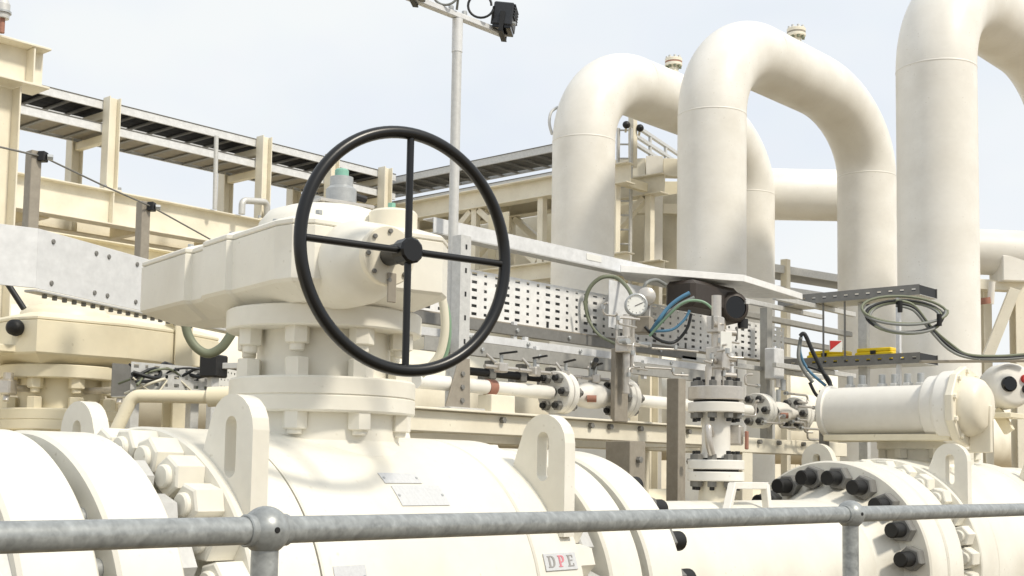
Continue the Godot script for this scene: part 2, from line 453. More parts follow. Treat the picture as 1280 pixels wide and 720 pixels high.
func make_valve(called: String, cx: float, z: float, paint: Material, label: String, group: String, tall := true) -> Node3D:
	var v := thing(called, Vector3(cx, 0.0, z), label, "valve", group)
	var T := axis(Vector3(cx, AY, z), Vector3.RIGHT)
	if not cache.has("valve_body"):
		cache.valve_body = G.new().lathe([Vector2(0.70, -0.567), Vector2(0.745, -0.567), Vector2(0.75, -0.56), Vector2(0.75, 0.56), Vector2(0.745, 0.567), Vector2(0.70, 0.567)], Transform3D(), 128).mesh()
		cache.valve_bf = G.new().lathe(flange_profile(0.573, 0.87, 0.75, 0.5, 0.008), Transform3D(), 128).mesh()
		cache.valve_ef = G.new().lathe([Vector2(0.56, 0.86), Vector2(0.56, 1.04), Vector2(0.585, 1.1), Vector2(FR - 0.012, 1.1), Vector2(FR, 1.112), Vector2(FR, 1.328), Vector2(FR - 0.012, 1.34), Vector2(0.45, 1.34)], Transform3D(), 128).mesh()
		cache.bonnet = G.new().lathe([Vector2(0.36, 0.55), Vector2(0.36, 0.66), Vector2(0.325, 0.72), Vector2(0.325, 0.83)], Transform3D(), 64).mesh()
		cache.stem_neck = G.new().lathe([Vector2(0.28, 0.97), Vector2(0.28, 1.18)], Transform3D(), 64).mesh()
		cache.bonnet_flange = G.new().lathe([Vector2(0.3, 0.83), Vector2(0.383, 0.83), Vector2(0.39, 0.838), Vector2(0.39, 0.892), Vector2(0.384, 0.898), Vector2(0.384, 0.9), Vector2(0.39, 0.902), Vector2(0.39, 0.964), Vector2(0.383, 0.972), Vector2(0.26, 0.972)], Transform3D(), 72).mesh()
		cache.top_flange = G.new().lathe([Vector2(0.26, 1.17), Vector2(0.405, 1.17), Vector2(0.41, 1.176), Vector2(0.41, 1.25), Vector2(0.405, 1.256), Vector2(0.2, 1.256)], Transform3D(), 72).mesh()
	part(v, "body", cache.valve_body, paint, T)
	for s in [-1.0, 1.0]:
		var ts := T if s > 0 else axis(Vector3(cx, AY, z), Vector3.LEFT)
		var bf := part(v, "body_flange", cache.valve_bf, paint, ts)
		for k in 28:
			var a := TAU * (k + 0.5) / 28
			var t := axis(Vector3(cx + s * 0.87, AY + 0.672 * cos(a), z + 0.672 * sin(a)), Vector3(s, 0, 0), k * 1.3)
			part(bf, "nut", nut_mesh(0.128, 0.115), paint, t)
			part(bf, "stud_end", stub_mesh(0.042, 0.022), paint, t * Transform3D(Basis(), Vector3(0, 0.115, 0)))
		part(v, "end_flange", cache.valve_ef, paint, ts)
		for side in [-1.0, 1.0]:
			part(v, "lifting_lug", lug_mesh(side), paint, at(Vector3(cx + s * 0.80, AY, z + (0.06 if s > 0 else 0.0))))
	var b := at(Vector3(cx, AY, z))
	part(v, "bonnet", cache.bonnet, paint, b)
	var f1 := part(v, "bonnet_flange", cache.bonnet_flange, paint, b)
	var f2: MeshInstance3D
	if tall:
		part(v, "stem_neck", cache.stem_neck, paint, b)
		f2 = part(v, "mounting_flange", cache.top_flange, paint, b)
	for k in 8:
		var a := TAU * (k + 0.3) / 8
		var o := Vector3(cx + 0.335 * cos(a), AY, z + 0.335 * sin(a))
		part(f1, "nut", nut_mesh(0.088, 0.075), paint, axis(o + Vector3(0, 0.972, 0), Vector3.UP, a))
		var t1 := axis(o + Vector3(0, 0.83, 0), Vector3.DOWN, a)
		part(f1, "nut", nut_mesh(0.088, 0.07), paint, t1)
		part(f1, "stud_end", stub_mesh(0.03, 0.02), paint, t1 * Transform3D(Basis(), Vector3(0, 0.07, 0)))
		if not tall: continue
		var t2 := axis(o + Vector3(0, 1.17, 0), Vector3.DOWN, a + 0.4)
		part(f2, "nut", nut_mesh(0.088, 0.068), paint, t2)
		part(f2, "stud_end", stub_mesh(0.03, 0.03), paint, t2 * Transform3D(Basis(), Vector3(0, 0.068, 0)))
	return v

func spool(called: String, x0: float, x1: float, fl: bool, fr: bool, z: float, paint: Material, label: String, group: String) -> Node3D:
	# pipe between x0 and x1 along the line; weld-neck flanges 0.23 to 0.28 thick at the ends asked for
	var v := thing(called, Vector3((x0 + x1) / 2, AY - 0.5, z), label, "pipe", group)
	var a := x0 + (0.5 if fl else 0.0); var b := x1 - (0.5 if fr else 0.0)
	part(v, "pipe", G.new().lathe([Vector2(0.457, 0), Vector2(0.457, b - a)], Transform3D(), 96), paint, axis(Vector3(a, AY, z), Vector3.RIGHT))
	var prof := [Vector2(0.4, 0), Vector2(FR - 0.012, 0), Vector2(FR, 0.012), Vector2(FR, 0.248), Vector2(FR - 0.012, 0.26), Vector2(0.58, 0.26), Vector2(0.545, 0.285), Vector2(0.465, 0.48), Vector2(0.457, 0.5)]
	if fl: part(v, "flange", G.new().lathe(prof, Transform3D(), 128), paint, axis(Vector3(x0, AY, z), Vector3.RIGHT))
	if fr: part(v, "flange", G.new().lathe(prof, Transform3D(), 128), paint, axis(Vector3(x1, AY, z), Vector3.LEFT))
	return v

# worm gear operator on a valve stem: e runs sideways, n towards the handwheel
func gear_operator(stem: Vector3, e: Vector3, n: Vector3, plan: Array, paint: Material, label: String) -> Node3D:
	var g := thing("gear_operator", stem, label, "gearbox", "gear operators on the valves")
	var t := Transform3D(Basis(e, Vector3.UP, n), stem)
	var p := G.ccw(plan)
	part(g, "housing", G.new().layers([[0.0, G.inset(p, 0.13)], [0.055, G.inset(p, 0.012)], [0.068, p], [0.27, p], [0.276, G.inset(p, 0.008)]], t), paint)
	part(g, "lid", G.new().layers([[0.2765, G.inset(p, 0.004)], [0.281, G.inset(p, 0.0)], [0.294, G.inset(p, 0.0)], [0.303, G.inset(p, 0.012)], [0.34, G.inset(p, 0.12)]], t), paint)
	return g

# ---------------------------------------------------------------- the scene
func _ready() -> void:
	# camera
	var cam := Camera3D.new()
	cam.name = "camera"
	add_child(cam)
	cam.projection = Camera3D.PROJECTION_FRUSTUM
	cam.near = 0.1; cam.far = 4000.0
	cam.size = 720.0 / 1600.0 * 0.1
	cam.frustum_offset = Vector2(0, 97.0 / 1600.0 * 0.1)
	cam.position = Vector3(0, 1.75, 0)
	cam.basis = Basis(Vector3.UP, deg_to_rad(-48.2)) * Basis(Vector3.RIGHT, deg_to_rad(4.8)) * Basis(Vector3.BACK, deg_to_rad(0.95))
	cam.current = true
	# sky: thin bright cloud with pale blue between
	var env := Environment.new()
	env.background_mode = Environment.BG_SKY
	env.tonemap_mode = Environment.TONE_MAPPER_LINEAR
	env.tonemap_exposure = 1.27
	env.sdfgi_enabled = true; env.ssao_enabled = true; env.ssil_enabled = true
	var sky := Sky.new()
	var pano := PanoramaSkyMaterial.new()
	pano.panorama = sky_texture()
	sky.sky_material = pano
	env.sky = sky
	var we := WorldEnvironment.new()
	we.name = "world_environment"; we.environment = env
	add_child(we)
	# sun: high, behind the right shoulder, veiled by thin cloud
	var sun := DirectionalLight3D.new()
	sun.name = "sun"
	sun.light_energy = 0.75; sun.light_color = Color(1.0, 0.965, 0.90)
	sun.light_angular_distance = 7.0
	sun.shadow_enabled = true
	add_child(sun)
	sun.look_at_from_position(Vector3.ZERO, -Vector3(0.08, 1.0, 0.92))
	make_materials()
	setting()
	foreground()
	second_line()
	skid()
	background()

func sky_texture() -> ImageTexture:
	var w := 1024; var h := 512
	var f := FastNoiseLite.new()
	f.seed = 5; f.frequency = 1.5; f.fractal_octaves = 5; f.noise_type = FastNoiseLite.TYPE_SIMPLEX
	var im := Image.create(w, h, false, Image.FORMAT_RGB8)
	for y in h:
		var el := PI * (0.5 - (y + 0.5) / h)
		for x in w:
			var az := TAU * (x + 0.5) / w
			var d := Vector3(cos(az) * cos(el), sin(el) * 2.2, sin(az) * cos(el))
			var k := clampf(0.6 + 1.1 * f.get_noise_3dv(d), 0.0, 1.0)
			k = lerpf(k, 1.0, pow(1.0 - clampf(absf(sin(el)) * 2.2, 0, 1), 2.0) * 0.8)
			im.set_pixel(x, y, Color(0.80, 0.83, 0.872).lerp(Color(0.868, 0.88, 0.886), k) if el > -0.02 else Color(0.72, 0.69, 0.63))
	return ImageTexture.create_from_image(im)

func setting() -> void:
	struct("ground", G.new().quad(Vector3(-900, 0, -900), Vector3(900, 0, -900), Vector3(900, 0, 900), Vector3(-900, 0, 900), Vector3.UP), M.gravel)
	struct("walkway", G.new().box(Vector3(16, 0.54, 4.2), at(Vector3(2.5, 0.27, 0.02)), 0.02), M.concrete)

func foreground() -> void:
	# galvanised guard rail with ball joints
	var ry := 1.643; var rz := -1.826
	var gr := thing("guard_rail", Vector3(2.5, 0.54, rz), "galvanised tube guard rail with ball joints in front of the valves", "railing")
	var xs := [-0.786, 1.401, 3.588, 5.775]
	for i in 4:
		var x: float = xs[i]
		var x1: float = xs[i + 1] - 0.03 if i < 3 else x + 1.2
		part(gr, "top_rail", G.new().tube([Vector3(x + 0.03, ry, rz), Vector3(x1, ry, rz)], 0.0242, 28), M.galv)
		part(gr, "middle_rail", G.new().tube([Vector3(x + 0.03, ry - 0.52, rz), Vector3(x1, ry - 0.52, rz)], 0.0242, 20), M.galv)
		for yy in [ry, ry - 0.52]:
			var sp: Array = []
			for k in 19: sp.append(Vector2(0.0425 * sin(PI * k / 18), -0.0425 * cos(PI * k / 18)))
			var ball := part(gr, "ball_joint", G.new().slathe(sp, Transform3D(), 36), M.galv, at(Vector3(x, yy, rz)))
			for sd in [Vector3.LEFT, Vector3.RIGHT]:
				part(ball, "socket", G.new().lathe([Vector2(0.0285, 0.024), Vector2(0.0285, 0.043), Vector2(0.0265, 0.045), Vector2(0.0245, 0.045), Vector2(0.0245, 0.03)], Transform3D(), 28), M.galv, axis(Vector3(x, yy, rz), sd))
			part(ball, "set_screw", stub_mesh(0.0052, 0.0035), M.rubber, axis(Vector3(x, yy, rz) + Vector3(-0.15, 0.05, 0.98).normalized() * 0.0405, Vector3(-0.15, 0.05, 0.98)))
		part(gr, "post", G.new().tube([Vector3(x, 0.56, rz), Vector3(x, ry - 0.035, rz)], 0.0242, 24), M.galv)
		part(gr, "base_plate", G.new().box(Vector3(0.16, 0.02, 0.12), at(Vector3(x, 0.55, rz)), 0.003), M.galv)
	# first valve, its pipes
	var vz := -4.2
	var v1 := make_valve("ball_valve", 3.5, vz, M.valve, "large white ball valve carrying the gearbox with the black handwheel", "large ball valves")
	# stainless name plates and the tag on the curved body
	for q in [[3.40, 3.60, 0.665, 0.745], [3.42, 3.68, 0.765, 0.90], [2.98, 3.13, 1.215, 1.33]]:
		var np := part(v1, "name_plate", G.new().lathe([Vector2(0.751, q[0]), Vector2(0.7535, q[0]), Vector2(0.7535, q[1]), Vector2(0.751, q[1])], Transform3D(Basis(Vector3(0, 1, 0), Vector3(1, 0, 0), Vector3(0, 0, 1)), Vector3(0, AY, vz)), 10, false, q[2], q[3]), M.plate)
		var mid: float = (q[2] + q[3]) / 2
		for ex in [q[0] + 0.012, q[1] - 0.012]:
			part(np, "rivet", stub_mesh(0.006, 0.003), M.zinc, axis(Vector3(ex, AY + 0.753 * cos(mid), vz + 0.753 * sin(mid)), Vector3(0, cos(mid), sin(mid))))
	var ta := 1.26
	var tn := Vector3(0, cos(ta), sin(ta))
	var tt := Transform3D(Basis(Vector3.RIGHT, Vector3(0, sin(ta), -cos(ta)), tn), Vector3(4.225, AY, vz) + tn * 0.7535)
	var tg := part(v1, "name_tag", G.new().box(Vector3(0.21, 0.075, 0.004), tt, 0.001), M.plate)
	for ch in [["D", -0.062, M.letter], ["P", 0.0, M.pink], ["E", 0.062, M.letter]]:
		var tm := TextMesh.new()
		var sf := SystemFont.new(); sf.font_names = PackedStringArray(["Droid Serif"]); sf.font_weight = 700
		tm.font = sf; tm.text = ch[0]; tm.font_size = 60; tm.pixel_size = 0.00115; tm.depth = 0.002
		part(tg, "letter", tm, ch[2], tt * Transform3D(Basis(), Vector3(ch[1], 0, 0.0032)))
	var s0 := spool("flanged_pipe", -3.0, 2.10, false, true, vz, M.valve, "white pipe with thick flange bolted to the handwheel valve's near end", "flanged pipes of the main line")
	bolt_joint(s0, 1.84, 2.40, vz, false, false)
	var s1 := spool("flanged_pipe", 4.90, 8.20, true, true, vz, M.valve, "white flanged pipe with black capped studs between the two large valves", "flanged pipes of the main line")
	bolt_joint(s1, 4.57, 5.16, vz, false, true)
	bolt_joint(s1, 7.94, 8.48, vz, true, false)
	var v2 := make_valve("ball_valve", 9.56, vz, M.valve, "large white ball valve carrying the horizontal actuator cylinder", "large ball valves", false)
	var s2 := spool("flanged_pipe", 10.96, 24.0, true, false, vz, M.valve, "white flanged pipe leading away beyond the actuator valve", "flanged pipes of the main line")
	bolt_joint(s2, 10.66, 11.22, vz, false, false)
	# supports under the line
	for x in [0.6, 3.5, 6.6, 9.56, 13.5]:
		var h := 0.72 if (x == 0.6 or x == 6.6 or x == 13.5) else 0.42
		var sp := thing("pipe_support", Vector3(x, 0, vz), {0.6: "concrete block under the pipe before the handwheel valve", 3.5: "concrete block under the handwheel valve", 6.6: "concrete block under the pipe with black capped studs", 9.56: "concrete block under the actuator valve", 13.5: "concrete block under the pipe beyond the actuator valve"}[x], "support", "blocks under the main line")
		part(sp, "block", G.new().box(Vector3(0.5, h, 1.0), at(Vector3(x, h / 2, vz)), 0.02), M.concrete)
	# gear operator and its handwheel
	var e := Vector3(0.979, 0, 0.204); var n := Vector3(-0.204, 0, 0.979)
	var stem := Vector3(3.5, 2.405, vz)
	var plan := [Vector2(-0.45, -0.97), Vector2(-0.45, -0.45), Vector2(-0.42, -0.44), Vector2(-0.42, -0.33), Vector2(-0.45, -0.26), Vector2(-0.45, -0.02), Vector2(-0.428, -0.005), Vector2(-0.428, 0.38), Vector2(-0.40, 0.47), Vector2(-0.33, 0.52), Vector2(0.25, 0.52), Vector2(0.34, 0.42), Vector2(0.37, 0.05), Vector2(0.30, -0.35), Vector2(0.05, -0.80), Vector2(-0.15, -0.97)]
	var go := gear_operator(stem, e, n, plan, M.valve, "white worm gearbox on top of the valve behind the black handwheel")
	var gt := Transform3D(Basis(e, Vector3.UP, n), stem)
	# dome over the stem
	part(go, "stem_cover", G.new().slathe([Vector2(0.30, 0.32), Vector2(0.29, 0.38), Vector2(0.255, 0.425), Vector2(0.19, 0.448), Vector2(0.1, 0.455), Vector2(0.0, 0.455)], gt, 56), M.valve)
	# worm shaft housing: a tapering barrel towards the wheel
	var wo := gt * Vector3(-0.15, 0.142, 0)
	var wt := axis(wo, n)
	part(go, "worm_housing", G.new().slathe([Vector2(0.165, 0.30), Vector2(0.165, 0.50), Vector2(0.163, 0.56), Vector2(0.15, 0.615), Vector2(0.125, 0.655), Vector2(0.10, 0.68), Vector2(0.09, 0.72), Vector2(0.088, 0.745)], wt, 48), M.valve)
	var df := part(go, "shaft_flange", G.new().lathe([Vector2(0.05, 0.735), Vector2(0.108, 0.735), Vector2(0.112, 0.74), Vector2(0.112, 0.765), Vector2(0.108, 0.77), Vector2(0.03, 0.77)], wt, 40), M.cream)
	for k in 8:
		var a := TAU * k / 8
		part(df, "bolt", nut_mesh(0.016, 0.01), M.grey, wt * Transform3D(Basis(), Vector3(0.092 * cos(a), 0.77, 0.092 * sin(a))))
	part(go, "lock_tab", G.new().box(Vector3(0.036, 0.11, 0.008), Transform3D(gt.basis, wo + n * 0.775 + Vector3.DOWN * 0.12 + e * 0.01), 0.002), M.taupe)
	part(go, "sight_block", G.new().box(Vector3(0.07, 0.06, 0.07), gt * Transform3D(Basis(), Vector3(0.16, 0.40, 0.22)), 0.004), M.brown)
	part(go, "bearing_cap", G.new().lathe([Vector2(0.1, 0.3), Vector2(0.1, 0.40), Vector2(0.09, 0.41), Vector2(0, 0.41)], gt * Transform3D(Basis(), Vector3(0.12, 0, 0.34)), 32), M.cream)
	part(go, "grease_plug", nut_mesh(0.03, 0.03), M.green, gt * Transform3D(Basis(), Vector3(0.10, 0.41, 0.36)))
	for q in [[-0.40, -0.75], [-0.38, -0.30], [-0.36, 0.12], [-0.30, 0.42], [0.18, 0.36], [0.24, -0.1], [0.05, -0.6], [-0.2, -0.88]]:
		part(go, "cover_bolt", nut_mesh(0.026, 0.016), M.zinc, gt * Transform3D(Basis(), Vector3(q[0] * 0.82, 0.343, q[1] * 0.92)))
	var wc := Vector3(3.125, 2.535, -3.302)
	var hw := thing("handwheel", wc + Vector3.DOWN * 0.45, "large black four spoke handwheel on the white gearbox", "handwheel")
	var ring: Array = []
	for k in 96: ring.append(wc + e * cos(TAU * k / 96) * 0.4285 + Vector3.UP * sin(TAU * k / 96) * 0.4285)
	part(hw, "rim", G.new().tube(ring, 0.0225, 20, true), M.black)
	for d in [e, Vector3.UP, -e, Vector3.DOWN]:
		part(hw, "spoke", G.new().tube([wc + d * 0.03, wc + d * 0.415], 0.0132, 16), M.black)
	part(hw, "hub", G.new().lathe([Vector2(0, -0.045), Vector2(0.04, -0.045), Vector2(0.048, -0.036), Vector2(0.048, 0.026), Vector2(0.04, 0.034), Vector2(0, 0.034)], Transform3D(), 12, true), M.black, axis(wc, n))
	part(hw, "shaft", G.new().tube([wo + n * 0.76, wc - n * 0.04], 0.038, 24), M.dark)
	# position transmitter over the stem
	var pt := thing("position_transmitter", gt * Vector3(0.02, 0.45, 0.0), "small grey transmitter on a bracket above the white gearbox", "transmitter")
	part(pt, "bracket_plate", G.new().box(Vector3(0.26, 0.014, 0.16), gt * Transform3D(Basis(), Vector3(0.04, 0.475, 0.02)), 0.002), M.stainless)
	for sx in [-0.07, 0.15]:
		part(pt, "bracket_leg", G.new().box(Vector3(0.012, 0.03, 0.14), gt * Transform3D(Basis(), Vector3(sx, 0.457, 0.02)), 0.002), M.stainless)
	part(pt, "body", G.new().lathe([Vector2(0, 0.482), Vector2(0.062, 0.482), Vector2(0.066, 0.487), Vector2(0.066, 0.545), Vector2(0.05, 0.56), Vector2(0.05, 0.60), Vector2(0.0, 0.60)], gt * Transform3D(Basis(), Vector3(0.05, 0, 0.02)), 28), M.zinc)
	part(pt, "cap", G.new().lathe([Vector2(0, 0.60), Vector2(0.03, 0.60), Vector2(0.03, 0.63), Vector2(0.024, 0.636), Vector2(0, 0.636)], gt * Transform3D(Basis(), Vector3(0.05, 0, 0.02)), 28), M.green)
	part(pt, "gland", G.new().tube([gt * Vector3(0.1, 0.53, 0.02), gt * Vector3(0.17, 0.52, 0.02)], 0.016, 12), M.dark)
	# white hose hanging beside the gearbox
	solo("drain_hose", G.new().tube(spline([Vector3(4.343, 2.645, -4.365), Vector3(4.366, 2.541, -4.352), Vector3(4.377, 2.426, -4.354), Vector3(4.369, 2.321, -4.376), Vector3(4.343, 2.258, -4.413), Vector3(4.315, 2.219, -4.450)]), 0.022, 12), M.hose_white, "white hose hanging down beside the handwheel gearbox", "hose")
	solo("conduit", G.new().tube(spline([Vector3(4.426, 2.621, -4.425), Vector3(4.455, 2.515, -4.406), Vector3(4.464, 2.398, -4.411), Vector3(4.457, 2.315, -4.429), Vector3(4.433, 2.251, -4.464)]), 0.011, 10), M.cable_green, "thin pale green cable beside the white hanging hose", "cable")
	actuator()

func actuator() -> void:
	var ax := 9.1; var ay := 2.265
	var a := thing("valve_actuator", Vector3(9.3, 2.12, -4.2), "cream horizontal actuator cylinder with domed housing on the right valve", "actuator")
	part(a, "cylinder", G.new().lathe([Vector2(0, 0), Vector2(0.18, 0), Vector2(0.187, 0.007), Vector2(0.187, 0.9)], Transform3D(), 56), M.white, axis(Vector3(ax, ay, -4.80), Vector3.BACK))
	part(a, "end_ring", G.new().lathe(flange_profile(0, 0.05, 0.205, 0.1, 0.006), Transform3D(), 56), M.white, axis(Vector3(ax, ay, -4.82), Vector3.BACK))
	part(a, "housing", G.new().lathe([Vector2(0.187, 0.0), Vector2(0.222, 0.0), Vector2(0.23, 0.01), Vector2(0.235, 0.09), Vector2(0.25, 0.10), Vector2(0.262, 0.12), Vector2(0.265, 0.2), Vector2(0.255, 0.22), Vector2(0.1, 0.22)], Transform3D(), 64), M.white, axis(Vector3(ax, ay + 0.02, -3.98), Vector3.BACK))
	var cap := axis(Vector3(ax, ay + 0.02, -3.76), Vector3.BACK, 0.39)
	part(a, "cover_plate", G.new().lathe([Vector2(0.1, 0), Vector2(0.285, 0), Vector2(0.292, 0.008), Vector2(0.292, 0.05), Vector2(0.285, 0.058), Vector2(0.1, 0.058)], Transform3D(), 10, true), M.cream, cap)
	for k in 10: part(a, "cover_bolt", nut_mesh(0.034, 0.02), M.cream, cap * Transform3D(Basis(), Vector3(0.255 * cos(TAU * k / 10), 0.058, 0.255 * sin(TAU * k / 10))))
	part(a, "spring_can", G.new().slathe([Vector2(0.22, 0.05), Vector2(0.215, 0.10), Vector2(0.19, 0.16), Vector2(0.14, 0.2), Vector2(0.0, 0.21)], Transform3D(), 48), M.cream, cap)
	part(a, "web_plate", G.new().box(Vector3(0.04, 0.34, 0.16), at(Vector3(9.12, 2.12, -3.62)), 0.006), M.cream)
	part(a, "yoke", G.new().box(Vector3(0.5, 0.30, 0.5), at(Vector3(9.5, 2.28, -4.1)), 0.03), M.ivory)
	part(a, "base_plate", G.new().box(Vector3(0.8, 0.05, 0.75), at(Vector3(9.4, 2.15, -4.25)), 0.006), M.ivory)
	part(a, "bracket", G.new().box(Vector3(0.3, 0.05, 1.0), at(Vector3(9.1, 2.06, -4.28)), 0.006), M.ivory)
	for k in 6:
		var bz := -4.74 + 0.105 * k + (0.06 if k > 1 else 0.0)
		var bt := axis(Vector3(9.32, 2.40, bz), Vector3.UP)
		part(a, "tie_bolt", stub_mesh(0.026, 0.16), M.zinc, bt)
		part(a, "tie_nut", nut_mesh(0.075, 0.05), M.galv_fine, axis(Vector3(9.32, 2.44, bz), Vector3.UP))
	# switch box with two dark windows
	var s := thing("switch_box", Vector3(10.000, 2.320, -3.784), "white round switch box with two dark windows beside the actuator", "switch box")
	var c: Vector3 = Vector3(10.000, 2.493, -3.737)
	var d := Vector3(-0.62, 0.05, 0.78).normalized()
	var t := axis(c, d)
	part(s, "case", G.new().slathe([Vector2(0, -0.2), Vector2(0.16, -0.19), Vector2(0.18, -0.12), Vector2(0.18, 0.0), Vector2(0.17, 0.05), Vector2(0.13, 0.08), Vector2(0.0, 0.09)], Transform3D(), 40), M.white, t)
	for q in [[-0.085, 0.035, 0.035, M.glass], [-0.075, -0.045, 0.032, M.red], [0.06, 0.0, 0.06, M.glass]]:
		part(s, "window", G.new().lathe([Vector2(q[2], 0.06), Vector2(q[2], 0.105), Vector2(q[2] * 0.85, 0.112), Vector2(0, 0.112)], Transform3D(), 24), q[3], t * Transform3D(Basis(), Vector3(-q[0], 0, q[1])))
	part(s, "stand", G.new().bar(Vector3(10.000, 2.308, -3.846), Vector3(10.000, 2.132, -3.743), 0.05, 0.08), M.ivory)
	part(s, "bracket", G.new().box(Vector3(0.3, 0.04, 0.22), at(Vector3(10.000, 2.257, -3.785)), 0.004), M.ivory)

func second_line() -> void:
	var z := -8.05; var x := 4.43
	make_valve("ball_valve", x, z, M.ivory, "ivory ball valve on the second line behind the white flanges", "large ball valves")
	spool("flanged_pipe", -4.0, x - 1.4, false, true, z, M.ivory, "ivory flanged pipe on the near side of the second line's valve", "flanged pipes of the second line")
	spool("flanged_pipe", x + 1.4, 24.0, true, false, z, M.ivory, "ivory flanged pipe running away from the second line's valve", "flanged pipes of the second line")
	for sx in [0.5, 4.43, 9.0]:
		var h := 0.42 if sx == 4.43 else 0.72
		var sp := thing("pipe_support", Vector3(sx, 0, z), {0.5: "concrete block under the second line's near pipe", 4.43: "concrete block under the second line's ivory valve", 9.0: "concrete block under the second line's far pipe"}[sx], "support", "blocks under the second line")
		part(sp, "block", G.new().box(Vector3(0.5, h, 1.0), at(Vector3(sx, h / 2, z)), 0.02), M.concrete)
	var e := Vector3(0.995, 0, 0.1); var n := Vector3(-0.1, 0, 0.995)
	var stem := Vector3(x, 2.405, z)
	var plan := [Vector2(-0.46, -0.45), Vector2(-0.44, 0.22), Vector2(-0.36, 0.42), Vector2(0.25, 0.44), Vector2(0.75, 0.30), Vector2(1.12, 0.10), Vector2(1.12, -0.2), Vector2(0.6, -0.45), Vector2(0.0, -0.5)]
	var go := gear_operator(stem, e, n, plan, M.ivory, "ivory gearbox with a dark knob on the second line's valve")
	var gt := Transform3D(Basis(e, Vector3.UP, n), stem)
	part(go, "knob", G.new().slathe([Vector2(0.045, 0), Vector2(0.055, 0.03), Vector2(0.05, 0.07), Vector2(0.03, 0.085), Vector2(0, 0.09)], Transform3D(), 24), M.rubber, axis(gt * Vector3(-0.42, 0.22, 0.27), -e * 0.75 + n * 0.6))
	part(go, "skirt", G.new().box(Vector3(0.26, 0.05, 0.5), gt * Transform3D(Basis(), Vector3(-0.52, 0.09, 0.0)), 0.006), M.ivory)
	part(go, "stem_cover", G.new().slathe([Vector2(0.30, 0.32), Vector2(0.29, 0.37), Vector2(0.25, 0.41), Vector2(0.1, 0.43), Vector2(0.0, 0.43)], gt, 48), M.ivory)
	# stainless drain plugs on the bonnet
	for p in [Vector3(3.977, 2.248, -7.910), Vector3(4.462, 2.245, -7.368)]:
		var dp := thing("drain_valve", p, "small stainless drain valve on the ivory bonnet beside the bypass pipe" if p.x > 4.3 else "small stainless drain valve on the ivory bonnet under the dark knob", "small valve", "drain valves on the ivory bonnet")
		part(dp, "body", G.new().box(Vector3(0.13, 0.10, 0.08), at(p, 0.7), 0.012), M.stainless)
		part(dp, "plug", nut_mesh(0.055, 0.05), M.stainless, axis(p + Vector3(0, 0.045, 0), Vector3.UP))
		part(dp, "stub", G.new().tube([p, p + Vector3(-0.02, -0.09, 0.02)], 0.02, 12), M.stainless)
		part(dp, "pipe", G.new().tube([p, Vector3(x, p.y, z)], 0.022, 12), M.stainless)
	# bypass pipe bending up behind the white body bolts
	var bp := thing("bypass_pipe", Vector3(3.579, 1.907, -5.914), "thin ivory bypass pipe bending up behind the white body bolts", "pipe")
	part(bp, "pipe", G.new().tube(bend([Vector3(3.55, 1.2, -5.95), Vector3(3.56, 1.93, -5.91), Vector3(3.62, 2.115, -5.86), Vector3(3.87, 2.115, -5.58), Vector3(4.05, 2.13, -5.38)], 0.06), 0.034, 20), M.ivory)
	part(bp, "collar", G.new().tube([Vector3(3.88, 2.116, -5.57), Vector3(4.1, 2.134, -5.33)], 0.052, 20), M.ivory)
	part(bp, "flange", G.new().lathe(flange_profile(0, 0.05, 0.12, 0.02, 0.005), Transform3D(), 32), M.ivory, axis(Vector3(3.55, 1.3, -5.95), Vector3.UP))
	solo("flexible_conduit", G.new().tube(spline([Vector3(3.933, 2.552, -5.888), Vector3(3.951, 2.466, -5.879), Vector3(3.985, 2.398, -5.850), Vector3(4.031, 2.365, -5.803), Vector3(4.074, 2.396, -5.750), Vector3(4.101, 2.457, -5.712), Vector3(4.115, 2.505, -5.691)]), 0.025, 12), M.hose, "olive flexible conduit looping below the white gearbox's far end", "conduit")
	# instrument cluster seen between the two gearboxes
	var tr := thing("cable_tray", Vector3(4.6, 2.1, -6.75), "low dark cable tray with perforated side behind the bypass pipe", "cable tray", "cable trays")
	part(tr, "perforated_side", G.new().perforated(14, 4, 0.07, 0.05, func(i, _j): return Vector2(0.035, 0.02) if i % 2 == 0 else Vector2(0.02, 0.02), 0.003, at(Vector3(4.12, 2.17, -6.7))), M.galv_fine)
	part(tr, "base", G.new().box(Vector3(1.0, 0.006, 0.2), at(Vector3(4.62, 2.166, -6.806)), 0.001), M.galv_fine)
	part(tr, "back", G.new().box(Vector3(1.0, 0.2, 0.004), at(Vector3(4.62, 2.27, -6.91)), 0.001), M.grey)
	for k in 3:
		part(tr, "leg", G.new().bar(Vector3(4.2 + 0.42 * k, 0, -6.8), Vector3(4.2 + 0.42 * k, 2.16, -6.8), 0.06, 0.06), M.galv_fine)
	var rg := RandomNumberGenerator.new(); rg.seed = 4
	var cb := thing("cable_bundle", Vector3(4.6, 2.2, -6.6), "bundle of dark and pale cables in the low tray behind the bypass pipe", "cables")
	for k in 9:
		var yy := 2.2 + 0.12 * rg.randf(); var pts: Array = []
		for i in 7: pts.append(Vector3(4.12 + 0.15 * i, yy + rg.randf_range(-0.05, 0.09), -6.68 + rg.randf_range(-0.18, 0.06)))
		part(cb, "cable", G.new().tube(spline(pts, 4), rg.randf_range(0.006, 0.012), 7), [M.cable_black, M.hose_white, M.hose, M.cable_black][k % 4])
	var ab := thing("junction_box", Vector3(4.353, 2.336, -6.199), "black junction box with a grey arm beside the white bonnet", "junction box")
	var abp: Vector3 = Vector3(4.350, 2.336, -6.203)
	part(ab, "case", G.new().box(Vector3(0.12, 0.13, 0.12), at(abp, 0.4), 0.008), M.dark)
	part(ab, "arm", G.new().bar(abp, abp + Vector3(0.30, 0.02, 0.3), 0.05, 0.035), M.galv_fine)
